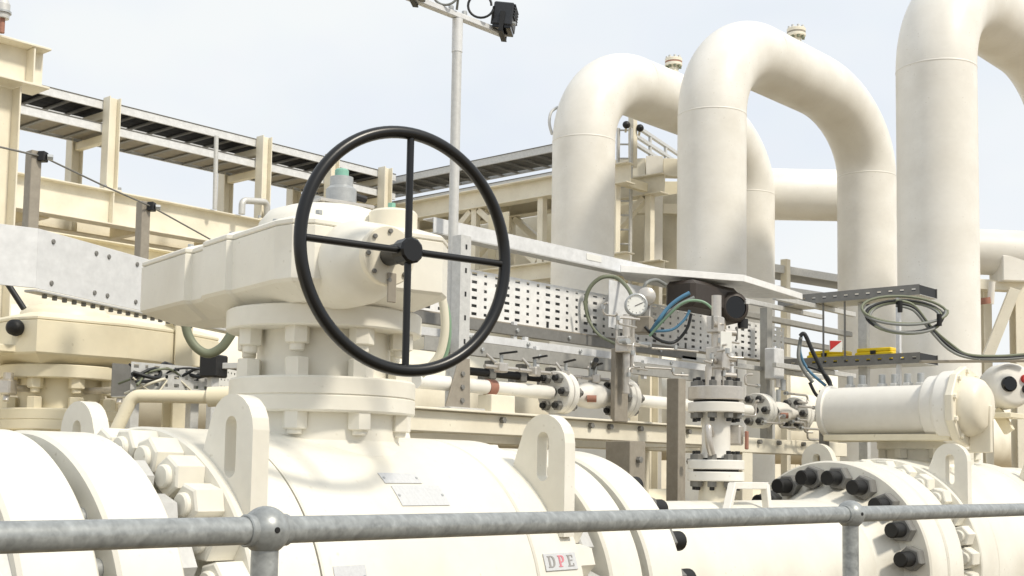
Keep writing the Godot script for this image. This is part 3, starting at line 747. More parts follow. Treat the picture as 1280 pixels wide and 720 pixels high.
	part(ab, "stand", G.new().bar(Vector3(abp.x, 0, abp.z), abp - Vector3(0, 0.06, 0), 0.05, 0.05), M.galv_fine)
	# perforated guard plate beside it
	var gp := thing("guard_plate", Vector3(4.525, 2.259, -6.318), "small white perforated plate beside the black junction box", "guard plate")
	var gpp: Vector3 = Vector3(4.487, 2.215, -6.366)
	part(gp, "plate", G.new().perforated(6, 3, 0.045, 0.045, func(_i, _j): return Vector2(0.018, 0.014), 0.003, at(gpp, 0.5)), M.tape)
	part(gp, "stand", G.new().bar(Vector3(gpp.x, 0, gpp.z - 0.02), gpp + Vector3(0.0, 0.05, -0.02), 0.04, 0.02), M.galv_fine)
	walkway_edge()

func walkway_edge() -> void:
	# raised walkway whose edge plate is carried past the gearbox
	var a0 := Vector3(2.60, 3.022, -6.62); var a := Vector3(3.375, 3.022, -6.46); var b := Vector3(5.3, 3.022, -7.30)
	var w := thing("raised_walkway", Vector3(4.0, 0, -6.9), "raised walkway with pale metal edge plate, short posts and wire rope", "walkway")
	var hh := 0.325
	for s in [[a0, a], [a, b]]:
		var p: Vector3 = s[0]; var q: Vector3 = s[1]
		part(w, "edge_plate", G.new().bar(p - Vector3(0, hh / 2, 0), q - Vector3(0, hh / 2, 0), 0.008, hh), M.alu)
	var d := (b - a).normalized(); var o := Vector3(-d.z, 0, d.x)   # o looks towards the viewer's side
	if o.z < 0: o = -o
	for q in [0.12, 0.50, 0.62, 0.9, 1.3]:
		for yy in [-0.05, hh * -0.86]:
			part(w, "rivet", stub_mesh(0.014, 0.008), M.grey, axis(a + d * q + Vector3(0, yy, 0) + o * 0.004, o))
	part(w, "angle_lip", G.new().bar(a - Vector3(0, hh + 0.012, 0) - o * 0.03, b - Vector3(0, hh + 0.012, 0) - o * 0.03, 0.09, 0.014), M.galv_fine)
	for k in 18:
		part(w, "clip_bolt", nut_mesh(0.024, 0.022), M.grey, axis(a + d * (0.1 + k * 0.085) - Vector3(0, hh + 0.019, 0) - o * 0.02, Vector3.DOWN))
	for q in [Vector3(3.2, 0, -7.0), Vector3(5.1, 0, -7.7)]:
		part(w, "column", G.new().hbeam(q, q + Vector3(0, 2.95, 0), 0.14, 0.14, Vector3.BACK), M.ivory)
	# posts: channel with a lit outer face
	var tops: Array = []
	for q in [-0.005, 1.02]:
		var c: Vector3 = a + d * q + o * -0.05
		var hgt := 0.425 if q < 0.5 else 0.36
		var post := part(w, "post", G.new().box(Vector3(0.06, hgt + 0.1, 0.07), at(c + Vector3(0, hgt / 2 - 0.05, 0)), 0.003), M.taupe)
		var tp: Vector3 = c + Vector3(0.03, hgt - 0.03, 0.045)
		part(post, "clamp", G.new().box(Vector3(0.05, 0.055, 0.04), Transform3D(Basis(Vector3.UP, 0.62), tp), 0.004), M.dark)
		part(post, "clamp_nut", nut_mesh(0.03, 0.03), M.zinc, axis(tp + Vector3(0.02, 0.0, 0.01), Vector3(0.8, 0, 0.4)))
		tops.append(tp)
	var wd: Vector3 = tops[1] - tops[0]
	part(w, "wire_rope", G.new().tube([tops[0] - Vector3(0.75, -0.02, 0.02), tops[0], tops[0] + wd * 0.5 - Vector3(0, 0.006, 0), tops[1], tops[1] + wd * 0.9 - Vector3(0, 0.05, 0)], 0.0055, 8), M.grey)
	solo("brace_rod", G.new().tube([Vector3(3.612, 2.833, -7.267), Vector3(3.693, 2.674, -7.196)], 0.018, 10), M.cable_black, "short black brace rod under the raised walkway", "rod")

# small flanged ball valve in the line above the skid beam
func small_valve(x0: float, x1: float, y: float, z: float, lever: bool, label: String) -> void:
	var v := thing("flanged_valve", Vector3((x0 + x1) / 2, y - 0.145, z), label, "valve", "small flanged valves on the skid")
	var r := 0.142
	for q in [[x0, -1.0], [x1, 1.0]]:
		for k in 2:
			var xx: float = q[0] + q[1] * (0.0 if k == 0 else 0.058)
			var f := part(v, "flange", G.new().lathe(flange_profile(0, 0.05, r, 0.03, 0.005), Transform3D(), 40), M.white, axis(Vector3(xx, y, z), Vector3(q[1], 0, 0)))
			for m in 6:
				var an := TAU * (m + 0.5) / 6
				var dirx: float = -q[1] if k == 0 else q[1]
				var ox: float = xx if k == 0 else xx + q[1] * 0.05
				var t := axis(Vector3(ox, y + 0.103 * cos(an), z + 0.103 * sin(an)), Vector3(dirx, 0, 0))
				var nn := part(f, "nut", nut_mesh(0.06, 0.036), M.grey, t)
				part(nn, "stud_end", stub_mesh(0.019, 0.026), M.dark, t * Transform3D(Basis(), Vector3(0, 0.036, 0)))
		part(v, "gasket", G.new().lathe([Vector2(0.12, 0), Vector2(0.12, 0.008)], Transform3D(), 32), M.rust, axis(Vector3(q[0] + q[1] * 0.05, y, z), Vector3(q[1], 0, 0)))
	var w := x1 - x0
	part(v, "body", G.new().slathe([Vector2(0.05, 0.0), Vector2(0.055, w * 0.2), Vector2(0.085, w * 0.35), Vector2(0.09, w * 0.5), Vector2(0.085, w * 0.65), Vector2(0.055, w * 0.8), Vector2(0.05, w)], Transform3D(), 32), M.white, axis(Vector3(x0, y, z), Vector3.RIGHT))
	part(v, "bleed_plug", G.new().tube([Vector3(x0 + 0.16, y - 0.03, z + 0.07), Vector3(x0 + 0.2, y - 0.03, z + 0.12)], 0.024, 14), M.rust)
	part(v, "stem", G.new().tube([Vector3((x0 + x1) / 2, y + 0.06, z), Vector3((x0 + x1) / 2, y + 0.19, z)], 0.02, 14), M.zinc)
	if lever:
		var c := Vector3((x0 + x1) / 2, y + 0.18, z)
		part(v, "lever", G.new().bar(c + Vector3(0.02, 0, 0.0), c + Vector3(-0.16, 0.03, 0.16), 0.032, 0.01), M.black)
		part(v, "grip", G.new().tube([c + Vector3(-0.10, 0.022, 0.10), c + Vector3(-0.2, 0.04, 0.2)], 0.018, 12), M.black)

func skid() -> void:
	var z := -5.4
	# cream carrying beam on legs
	var sk := thing("skid_frame", Vector3(7.2, 0, z), "cream steel skid beam on legs behind the main pipeline", "frame")
	part(sk, "beam", G.new().bar(Vector3(4.9, 2.045, z), Vector3(8.3, 2.045, z), 0.16, 0.125, Vector3.UP, 0.006), M.cream)
	part(sk, "beam", G.new().bar(Vector3(8.305, 2.0, z), Vector3(10.4, 2.0, z), 0.16, 0.12, Vector3.UP, 0.006), M.cream)
	part(sk, "rear_beam", G.new().bar(Vector3(4.9, 2.02, -6.4), Vector3(10.4, 2.02, -6.4), 0.16, 0.125, Vector3.UP, 0.006), M.cream)
	part(sk, "top_flange", G.new().bar(Vector3(4.9, 2.116, z + 0.01), Vector3(8.3, 2.116, z + 0.01), 0.24, 0.014), M.cream)
	for x in [5.3, 8.75, 10.2]:
		part(sk, "leg", G.new().hbeam(Vector3(x, 0, z), Vector3(x, 1.94, z), 0.15, 0.15, Vector3.BACK), M.cream)
		part(sk, "leg", G.new().hbeam(Vector3(x, 0, -6.4), Vector3(x, 1.95, -6.4), 0.15, 0.15, Vector3.BACK), M.cream)
		part(sk, "cross_beam", G.new().bar(Vector3(x, 2.03, z - 0.085), Vector3(x, 2.03, -6.315), 0.12, 0.1), M.cream)
	for x in [5.86, 6.25, 6.74, 6.95, 7.3, 7.9, 8.9, 9.2, 9.6]:
		part(sk, "bolt", nut_mesh(0.035, 0.03), M.grey, axis(Vector3(x, 2.075 if x < 8.3 else 2.03, z + 0.08), Vector3.BACK))
	# taupe support columns beyond the pipe
	for q in [[6.78, 0.24], [7.36, 0.24]]:
		var cl := thing("steel_column", Vector3(q[0], 0, -5.02), "taupe steel column standing behind the capped flange" if q[0] < 7 else "tall taupe steel column standing behind the tap valve", "column", "taupe columns")
		var top := 1.97 if q[0] < 7 else 2.42
		part(cl, "shaft", G.new().box(Vector3(0.17 if q[0] < 7 else 0.09, top, 0.2 if q[0] < 7 else 0.1), at(Vector3(q[0], top / 2, -5.05)), 0.004), M.taupe)
		part(cl, "bolt", nut_mesh(0.04, 0.03), M.grey, axis(Vector3(q[0], 1.85, -4.95), Vector3.BACK))
	# galvanised strut post with its foot
	var px := 5.56
	var po := thing("strut_post", Vector3(px, 2.12, z), "tall galvanised strut post with a tapered foot on the cream beam", "post")
	part(po, "channel", G.new().channel(Vector3(px, 2.14, z), Vector3(px, 3.19, z), 0.09, 0.075, Vector3.BACK, 0.006), M.galv_fine)
	for k in 7: part(po, "slot", G.new().box(Vector3(0.014, 0.03, 0.002), at(Vector3(px + 0.002, 2.25 + 0.145 * k, z + 0.0385)), 0.0), M.dark)
	part(po, "foot_plate", G.new().box(Vector3(0.3, 0.012, 0.2), at(Vector3(px - 0.02, 2.13, z)), 0.002), M.galv_fine)
	var gus := part(po, "gusset", G.new().prism([Vector2(-0.15, 0), Vector2(0.06, 0), Vector2(0.05, 0.30), Vector2(-0.04, 0.30)], 0.012, at(Vector3(px - 0.015, 2.137, z + 0.05)), 0.002), M.taupe)
	for k in 3: part(gus, "bolt", nut_mesh(0.028, 0.012), M.grey, axis(Vector3(px - 0.03, 2.18 + 0.08 * k, z + 0.056), Vector3.BACK))
	# lamp mast with cross arm, two floodlights and looped cables
	var mz := z - 0.075
	var ms := thing("lamp_mast", Vector3(px, 2.12, mz), "slim grey lamp mast with a cross arm behind the strut post", "mast")
	part(ms, "pole", G.new().tube([Vector3(px, 2.12, mz), Vector3(px, 4.50, mz)], 0.031, 20), M.galv_fine)
	part(ms, "pole_top", G.new().tube([Vector3(px, 4.36, mz), Vector3(px, 4.57, mz)], 0.034, 20), M.alu)
	part(ms, "arm", G.new().bar(Vector3(5.06, 4.592, mz), Vector3(6.0, 4.592, mz), 0.05, 0.035), M.alu)
	for x in [5.5, 5.62]: part(ms, "arm_bolt", nut_mesh(0.03, 0.03), M.zinc, axis(Vector3(x, 4.61, mz), Vector3.UP))
	for q in [[5.92, "dark grey box floodlight on the right end of the mast arm"], [5.12, "dark grey box floodlight on the left end of the mast arm"]]:
		var fx: float = q[0]
		var fl := thing("floodlight", Vector3(fx, 4.61, mz), q[1], "floodlight", "floodlights on the mast arm")
		var ft := Transform3D(Basis(Vector3.UP, 0.62) * Basis(Vector3.RIGHT, 0.12), Vector3(fx + 0.02, 4.675, mz + 0.05))
		part(fl, "case", G.new().box(Vector3(0.19, 0.15, 0.13), ft, 0.008), M.lamp)
		for k in 5: part(fl, "cooling_fin", G.new().box(Vector3(0.178, 0.008, 0.012), ft * Transform3D(Basis(), Vector3(0, -0.01 + 0.018 * k, 0.069)), 0.001), M.lamp)
		part(fl, "lens_frame", G.new().box(Vector3(0.17, 0.02, 0.12), ft * Transform3D(Basis(), Vector3(0, -0.083, 0)), 0.003), M.glass)
		for s in [-1.0, 1.0]: part(fl, "yoke", G.new().box(Vector3(0.008, 0.13, 0.03), ft * Transform3D(Basis(), Vector3(s * 0.102, -0.055, 0)), 0.001), M.dark)
		part(fl, "yoke_base", G.new().box(Vector3(0.212, 0.008, 0.035), ft * Transform3D(Basis(), Vector3(0, -0.118, 0)), 0.001), M.dark)
		part(fl, "gland", G.new().tube([ft * Vector3(-0.06, -0.05, 0.065), ft * Vector3(-0.06, -0.05, 0.085)], 0.012, 10), M.zinc)
	for q in [[5.72, 0.075, "black and pale cable loop on the mast arm beside the right floodlight"], [5.4, 0.085, "pale cable loop on the mast arm beside the left floodlight"]]:
		var lp: Array = []
		for k in 25: lp.append(Vector3(q[0] + 0.05 * cos(TAU * k / 24) + 0.001 * k, 4.70 + q[1] * sin(TAU * k / 24), mz + 0.03 + 0.06 * cos(TAU * k / 24)))
		lp.append(Vector3(q[0] + 0.12, 4.615, mz + 0.03))
		solo("cable_loop", G.new().tube(lp, 0.008, 8), M.cable_black if q[0] > 5.5 else M.hose_grey, q[2], "cable", "cable loops on the mast arm")
	# long top channel
	var tc := thing("top_channel", Vector3(6.8, 3.22, -5.6), "long pale channel carried above the perforated cable tray", "channel")
	part(tc, "web", G.new().bar(Vector3(5.5, 3.272, -5.59), Vector3(8.02, 3.272, -5.59), 0.012, 0.088), M.alu)
	part(tc, "lower_flange", G.new().bar(Vector3(5.5, 3.226, -5.635), Vector3(8.02, 3.226, -5.635), 0.10, 0.008), M.galv_fine)
	part(tc, "upper_flange", G.new().bar(Vector3(5.5, 3.318, -5.635), Vector3(8.02, 3.318, -5.635), 0.10, 0.008), M.alu)
	for x in [7.45, 8.2, 8.55]: part(tc, "sticker", G.new().box(Vector3(0.17, 0.045, 0.003), at(Vector3(x - 0.35, 3.285, -5.582)), 0.001), M.tape)
	# perforated cable tray on edge
	var pt := thing("cable_tray", Vector3(7.8, 2.76, -5.75), "long perforated cable tray standing on edge under the pale channel", "cable tray", "cable trays")
	part(pt, "perforated_side", G.new().perforated(43, 6, 0.107, 0.0525, func(i, j):
		if i % 8 == 4 and j == 0: return Vector2(0.03, 0.045)
		return Vector2(0.05, 0.02) if i % 4 < 2 else Vector2(0.028, 0.02), 0.003, at(Vector3(5.46, 2.762, -5.75))), M.tray)
	part(pt, "tray_back", G.new().box(Vector3(4.6, 0.315, 0.004), at(Vector3(7.76, 2.92, -5.86)), 0.001), M.grey)
	part(pt, "tray_base", G.new().box(Vector3(4.6, 0.004, 0.106), at(Vector3(7.76, 2.76, -5.805)), 0.001), M.galv_fine)
	part(pt, "shelf_lip", G.new().bar(Vector3(5.46, 2.747, -5.72), Vector3(10.06, 2.747, -5.72), 0.07, 0.012), M.taupe)
	# struts below the tray, seen one above another
	for q in [[2.70, -5.66, 0.07, M.grey, "upper grey strut rail just below the perforated tray"], [2.60, -5.56, 0.05, M.alu, "middle pale strut rail below the perforated tray"], [2.515, -5.46, 0.085, M.rail_grey, "wide lower grey strut rail above the small flanged valves"]]:
		var st := thing("strut_rail", Vector3(7.0, q[0], q[1]), q[4], "rail", "strut rails under the tray")
		part(st, "channel", G.new().channel(Vector3(5.3, q[0], q[1]), Vector3(8.5, q[0], q[1]), q[2], 0.04, Vector3.BACK, 0.004), q[3])
		for k in 5: part(st, "bolt", nut_mesh(0.024, 0.014), M.zinc, axis(Vector3(5.8 + 0.55 * k, q[0], q[1] + 0.02), Vector3.BACK))
		for x in [6.35, 7.55]: part(st, "bracket", G.new().box(Vector3(0.035, q[2] + 0.05, 0.03), at(Vector3(x, q[0], q[1] - 0.005)), 0.002), M.alu)
	# dark rods and clamps under the rails
	for q in [[5.75, 6.62, 2.385, -5.55, "dark round bar running beneath the lower strut rail"], [5.9, 7.4, 2.33, -5.75, "dark square bar running behind the small flanged valves"]]:
		var rd := thing("dark_bar", Vector3((q[0] + q[1]) / 2, q[2], q[3]), q[4], "bar")
		part(rd, "bar", G.new().tube([Vector3(q[0], q[2], q[3]), Vector3(q[1], q[2], q[3])], 0.026, 12), M.dark)
		for k in 3: part(rd, "clamp", G.new().box(Vector3(0.06, 0.12, 0.06), at(Vector3(q[0] + 0.25 + 0.3 * k, q[2] + 0.02, q[3])), 0.006), M.grey)
	# thin pipe with the two flanged valves on the beam
	var ln := thing("instrument_pipe", Vector3(7.2, 2.13, z), "thin cream pipe joining the small flanged valves on the skid beam", "pipe")
	part(ln, "pipe", G.new().tube([Vector3(5.2, 2.28, z), Vector3(6.42, 2.28, z)], 0.045, 20), M.white)
	part(ln, "pipe", G.new().tube([Vector3(7.30, 2.28, z), Vector3(8.9, 2.28, z)], 0.045, 20), M.white)
	part(ln, "pipe", G.new().tube([Vector3(9.9, 2.28, z), Vector3(11.5, 2.28, z)], 0.045, 20), M.white)
	part(ln, "colour_band", G.new().tube([Vector3(5.80, 2.28, z), Vector3(5.87, 2.28, z)], 0.05, 20), M.rust)
	for x in [5.9, 8.4]: part(ln, "pipe_rest", G.new().box(Vector3(0.22, 0.11, 0.12), at(Vector3(x, 2.178, z)), 0.005), M.cream)
	small_valve(6.56, 7.14, 2.285, z, true, "small white flanged valve with black lever left of the tap valve")
	small_valve(9.10, 9.60, 2.285, z, false, "small white flanged valve under the grey junction box")
	tap_valve()
	instruments()
	shelves()

func tap_valve() -> void:
	var x := 6.542; var z := -4.2
	var v := thing("tap_valve", Vector3(x, 1.6, z), "upright cream tap valve with paired flanges standing on the pipe", "valve")
	part(v, "nozzle", G.new().lathe([Vector2(0.11, 1.55), Vector2(0.095, 1.72)], at(Vector3(x, 0, z)), 32), M.cream)
	part(v, "body", G.new().slathe([Vector2(0.10, 1.86), Vector2(0.085, 1.9), Vector2(0.085, 2.06), Vector2(0.095, 2.13)], at(Vector3(x, 0, z)), 32), M.white)
	for q in [[1.722, 1.778, M.white], [1.792, 1.848, M.white], [2.13, 2.19, M.white], [2.205, 2.285, M.stainless]]:
		var f := part(v, "flange", G.new().lathe([Vector2(0.02, q[0]), Vector2(0.163, q[0]), Vector2(0.168, q[0] + 0.005), Vector2(0.168, q[1] - 0.005), Vector2(0.163, q[1]), Vector2(0.02, q[1])], at(Vector3(x, 0, z)), 44), q[2])
		for k in 8:
			var a := TAU * (k + 0.5) / 8
			var up: bool = q[0] in [1.792, 2.205]
			var t := axis(Vector3(x + 0.128 * cos(a), q[1] if up else q[0], z + 0.128 * sin(a)), Vector3.UP if up else Vector3.DOWN)
			var nn := part(f, "nut", nut_mesh(0.052, 0.034), M.grey, t)
			part(nn, "stud_end", stub_mesh(0.015, 0.02), M.dark, t * Transform3D(Basis(), Vector3(0, 0.034, 0)))
	for yy in [1.785, 2.1975]:
		part(v, "gasket", G.new().lathe([Vector2(0.135, yy - 0.0075), Vector2(0.135, yy + 0.0075)], at(Vector3(x, 0, z)), 32), M.dark)
	part(v, "stem_guard", G.new().box(Vector3(0.09, 0.12, 0.09), at(Vector3(x + 0.13, 2.0, z + 0.05), 0.3), 0.01), M.stainless)
	part(v, "drain_cock", G.new().tube(spline([Vector3(x - 0.08, 2.0, z + 0.02), Vector3(x - 0.16, 2.04, z + 0.05), Vector3(x - 0.17, 1.95, z + 0.06), Vector3(x - 0.14, 1.88, z + 0.06)]), 0.022, 12), M.stainless)
	part(v, "cock_handle", G.new().box(Vector3(0.05, 0.11, 0.018), at(Vector3(x + 0.15, 1.97, z + 0.12), 0.4), 0.004), M.rust)
	# portal frame that guards the lower flange
	var fr := thing("valve_cradle", Vector3(x, 1.45, z + 0.2), "white splayed cradle frame hugging the tap valve's lower flange", "frame")
	part(fr, "crossbar", G.new().bar(Vector3(x - 0.16, 1.70, z + 0.21), Vector3(x + 0.22, 1.70, z + 0.21), 0.04, 0.04), M.white)
	part(fr, "leg", G.new().bar(Vector3(x - 0.15, 1.705, z + 0.21), Vector3(x - 0.33, 1.42, z + 0.25), 0.045, 0.04), M.white)
	part(fr, "leg", G.new().bar(Vector3(x + 0.21, 1.705, z + 0.21), Vector3(x + 0.21, 1.45, z + 0.24), 0.045, 0.04), M.white)
	# stainless manifold on top
	var m := thing("instrument_manifold", Vector3(x, 2.285, z), "stainless instrument manifold with needle valves on top of the tap valve", "manifold")
	part(m, "riser", G.new().tube([Vector3(x, 2.285, z), Vector3(x, 2.84, z)], 0.03, 16), M.stainless)
	part(m, "block", G.new().box(Vector3(0.13, 0.13, 0.11), at(Vector3(x + 0.02, 2.46, z), 0.2), 0.006), M.stainless)
	part(m, "block", G.new().box(Vector3(0.10, 0.10, 0.08), at(Vector3(x - 0.01, 2.66, z), 0.2), 0.006), M.stainless)
	part(m, "label_plate", G.new().box(Vector3(0.075, 0.12, 0.006), at(Vector3(x - 0.05, 2.55, z + 0.1), -0.5), 0.001), M.tape)
	for q in [[-1, 2.44], [1, 2.46], [1, 2.62], [-1, 2.66], [1, 2.36]]:
		var s: float = q[0]; var yy: float = q[1]
		var b := part(m, "needle_valve", G.new().tube([Vector3(x + s * 0.05, yy, z + 0.02), Vector3(x + s * 0.13, yy, z + 0.05)], 0.019, 12), M.stainless)
		part(b, "tee_handle", G.new().tube([Vector3(x + s * 0.135, yy - 0.04, z + 0.06), Vector3(x + s * 0.135, yy + 0.04, z + 0.06)], 0.007, 8), M.grey)
	part(m, "side_post", G.new().tube([Vector3(x + 0.15, 2.285, z), Vector3(x + 0.15, 2.50, z)], 0.024, 12), M.alu)
	part(m, "side_post", G.new().tube([Vector3(x - 0.13, 2.285, z + 0.03), Vector3(x - 0.13, 2.40, z + 0.03)], 0.02, 12), M.stainless)

func instruments() -> void:
	# pressure gauge on a stand pipe with a manifold
	var g := Vector3(7.02, 2.908, -5.15)
	var pg := thing("pressure_gauge", Vector3(7.0, 2.6, -5.17), "round white dial pressure gauge on a stainless stand pipe", "gauge")
	var d := Vector3(-0.72, 0.0, 0.69)
	var t := axis(g, d)
	part(pg, "case", G.new().lathe([Vector2(0, -0.05), Vector2(0.07, -0.05), Vector2(0.078, -0.04), Vector2(0.078, 0.015), Vector2(0.07, 0.02), Vector2(0.066, 0.02), Vector2(0.066, 0.012)], Transform3D(), 36), M.zinc, t)
	var dl := part(pg, "dial", G.new().lathe([Vector2(0.067, 0.012), Vector2(0, 0.012)], Transform3D(), 36), M.dial, t)
	part(dl, "pointer", G.new().bar(t * Vector3(-0.01, 0.015, 0.01), t * Vector3(0.045, 0.015, -0.015), 0.004, 0.004), M.rubber)
	for k in 11:
		var a := deg_to_rad(-45 + 27 * k)
		part(dl, "tick", G.new().bar(t * Vector3(0.052 * cos(a), 0.0135, 0.052 * sin(a)), t * Vector3(0.062 * cos(a), 0.0135, 0.062 * sin(a)), 0.003, 0.002), M.dark)
	part(pg, "stand_pipe", G.new().tube([Vector3(6.98, 2.30, -5.20), Vector3(6.98, 2.84, -5.20)], 0.027, 14), M.stainless)
	part(pg, "stand_pipe", G.new().tube([Vector3(7.06, 2.45, -5.22), Vector3(7.06, 2.86, -5.20)], 0.016, 12), M.stainless)
	part(pg, "manifold", G.new().box(Vector3(0.17, 0.11, 0.09), at(Vector3(6.97, 2.63, -5.2), 0.3), 0.006), M.stainless)
	part(pg, "bracket", G.new().box(Vector3(0.15, 0.5, 0.04), at(Vector3(7.0, 2.36, -5.27)), 0.004), M.taupe)
	for s in [-0.1, 0.1]: part(pg, "valve_knob", G.new().tube([Vector3(6.97 + s, 2.64, -5.16), Vector3(6.97 + s * 1.3, 2.64, -5.08)], 0.02, 12), M.zinc)
	# transmitter head next to the gauge
	var th := thing("transmitter_head", Vector3(7.17, 2.85, -5.18), "silver transmitter head next to the round dial gauge", "transmitter")
	var hp := Vector3(7.2, 2.985, -5.2)
	part(th, "head", G.new().slathe([Vector2(0, -0.07), Vector2(0.055, -0.07), Vector2(0.065, -0.05), Vector2(0.065, 0.05), Vector2(0.055, 0.07), Vector2(0, 0.075)], Transform3D(), 28), M.stainless, axis(hp, d))
	part(th, "neck", G.new().tube([hp - Vector3(0, 0.05, 0), hp - Vector3(0.02, 0.22, 0)], 0.03, 14), M.grey)
	part(th, "cell", G.new().box(Vector3(0.12, 0.12, 0.12), at(hp - Vector3(0.02, 0.2, 0), 0.4), 0.01), M.taupe)
	# sun canopy with a dark transmitter under it
	var ca := thing("sun_canopy", Vector3(7.9, 3.1, -5.35), "pale sheet metal sun canopy over the dark transmitter", "canopy")
	var fp := [Vector2(7.29, -5.49), Vector2(8.19, -5.02), Vector2(9.30, -5.15), Vector2(8.67, -5.68), Vector2(7.6, -5.68)]
	part(ca, "roof", G.new().layers([[3.20, fp], [3.206, fp]], Transform3D()), M.alu)
	for k in 2:
		var l0: Vector2 = fp[k]; var l1: Vector2 = fp[k + 1]
		part(ca, "lip", G.new().bar(Vector3(l0.x, 3.226, l0.y), Vector3(l1.x, 3.226, l1.y), 0.008, 0.05), M.tray)
	part(ca, "back_plate", G.new().box(Vector3(0.5, 0.34, 0.008), at(Vector3(7.42, 2.96, -5.5)), 0.002), M.alu)
	part(ca, "arm", G.new().bar(Vector3(8.3, 3.06, -5.52), Vector3(8.3, 3.06, -5.05), 0.05, 0.03), M.galv_fine)
	var dt := thing("dark_transmitter", Vector3(8.204, 2.896, -5.200), "dark round transmitter hanging under the pale sun canopy", "transmitter")
	var c: Vector3 = Vector3(8.148, 3.017, -5.200)
	var dd := Vector3(-0.5, 0, 0.86)
	part(dt, "housing", G.new().box(Vector3(0.62, 0.2, 0.26), at(c + Vector3(-0.12, 0.06, -0.08)), 0.03), M.umber)
	part(dt, "cover", G.new().slathe([Vector2(0, -0.12), Vector2(0.11, -0.12), Vector2(0.12, -0.1), Vector2(0.12, 0.09), Vector2(0.105, 0.115), Vector2(0.085, 0.12)], Transform3D(), 32), M.umber, axis(c + Vector3(0.12, 0.0, 0), dd))
	part(dt, "window", G.new().lathe([Vector2(0.088, 0.112), Vector2(0, 0.112)], Transform3D(), 32), M.glass, axis(c + Vector3(0.12, 0, 0), dd))
	part(dt, "bottom_gland", G.new().tube([c + Vector3(0.02, -0.08, 0), c + Vector3(0.0, -0.24, 0.02)], 0.035, 14), M.taupe)
	part(dt, "side_plug", G.new().tube([c + Vector3(0.16, -0.08, 0.1), c + Vector3(0.16, -0.15, 0.1)], 0.04, 14), M.dark)
	# cables
	var cables := [
		[M.hose, 0.0147, [Vector3(7.183, 2.838, -5.681), Vector3(7.154, 2.970, -5.697), Vector3(7.165, 3.085, -5.670), Vector3(7.216, 3.161, -5.603), Vector3(7.285, 3.162, -5.525), Vector3(7.260, 3.086, -5.413), Vector3(7.216, 2.994, -5.323)], "thick grey green hose arching to the dial gauge"],
		[M.hose_grey, 0.0105, [Vector3(7.204, 2.810, -5.661), Vector3(7.168, 2.732, -5.560), Vector3(7.142, 2.677, -5.446), Vector3(7.128, 2.624, -5.317)], "grey hose dropping from the tray to the gauge manifold"],
		[M.hose, 0.0098, [Vector3(7.067, 2.979, -5.642), Vector3(7.095, 2.855, -5.626), Vector3(7.113, 2.737, -5.545), Vector3(7.082, 2.656, -5.365)], "slim green hose curving below the gauge hose"],
		[M.hose_grey, 0.0126, [Vector3(7.178, 3.014, -5.213), Vector3(7.191, 3.081, -5.189), Vector3(7.315, 3.120, -5.196), Vector3(7.444, 3.102, -5.204)], "short grey hose arching over the transmitter head"],
		[M.cable_blue, 0.0140, [Vector3(7.230, 2.991, -4.856), Vector3(7.182, 2.946, -4.915), Vector3(7.140, 2.886, -4.970), Vector3(7.099, 2.792, -5.027), Vector3(7.157, 2.738, -5.120)], "blue cable slanting down from under the canopy"],
		[M.hose_grey, 0.0140, [Vector3(7.212, 2.952, -4.805), Vector3(7.144, 2.896, -4.888), Vector3(7.133, 2.826, -4.985), Vector3(7.170, 2.749, -5.104)], "grey cable beside the blue slanting cable"],
		[M.cable_green, 0.0091, [Vector3(7.070, 2.694, -5.072), Vector3(7.093, 2.809, -4.957), Vector3(7.126, 2.912, -4.831), Vector3(7.208, 2.919, -4.739), Vector3(7.267, 2.851, -4.682), Vector3(7.192, 2.759, -4.627)], "pale green cable arching to the dark transmitter"],
		[M.cable_blue, 0.0098, [Vector3(7.171, 2.738, -5.104), Vector3(7.251, 2.751, -5.013), Vector3(7.301, 2.818, -4.949), Vector3(7.322, 2.885, -4.917)], "blue cable looping back under the canopy"],
		[M.cable_black, 0.0112, [Vector3(7.125, 2.770, -5.152), Vector3(7.190, 2.684, -5.090), Vector3(7.347, 2.674, -5.066), Vector3(7.400, 2.764, -4.995), Vector3(7.414, 2.876, -4.966)], "black cable sagging below the canopy"]]
	for q in cables: solo("cable", G.new().tube(spline(q[2], 6), q[1], 10), q[0], q[3], "cable", "instrument cables")
	var tb := thing("instrument_tubing", Vector3(7.4, 2.2, -5.1), "tangle of thin stainless tubes between the gauge and the tap valve", "tubing")
	var rg := RandomNumberGenerator.new(); rg.seed = 21
	for k in 12:
		var p := Vector3(rg.randf_range(6.9, 7.15), rg.randf_range(2.40, 2.85), rg.randf_range(-5.2, -5.05)) if k < 7 else Vector3(rg.randf_range(6.4, 6.7), rg.randf_range(2.35, 2.75), rg.randf_range(-4.25, -4.1))
		var q := p + Vector3(rg.randf_range(-0.28, 0.3), 0, rg.randf_range(-0.1, 0.1)); var r := q + Vector3(0, rg.randf_range(-0.3, 0.22), 0)
		part(tb, "tube", G.new().tube(bend([p, q, r, r + Vector3(rg.randf_range(-0.2, 0.25), 0, 0.05)], 0.03, 5), 0.0075, 8), M.stainless)
		part(tb, "fitting", nut_mesh(0.026, 0.03), M.zinc, axis(q.lerp(r, 0.5), Vector3.UP))
	var tb2 := thing("sample_tubing", Vector3(8.6, 2.1, -5.1), "thin stainless tubes and elbows around the right flanged valve", "tubing")
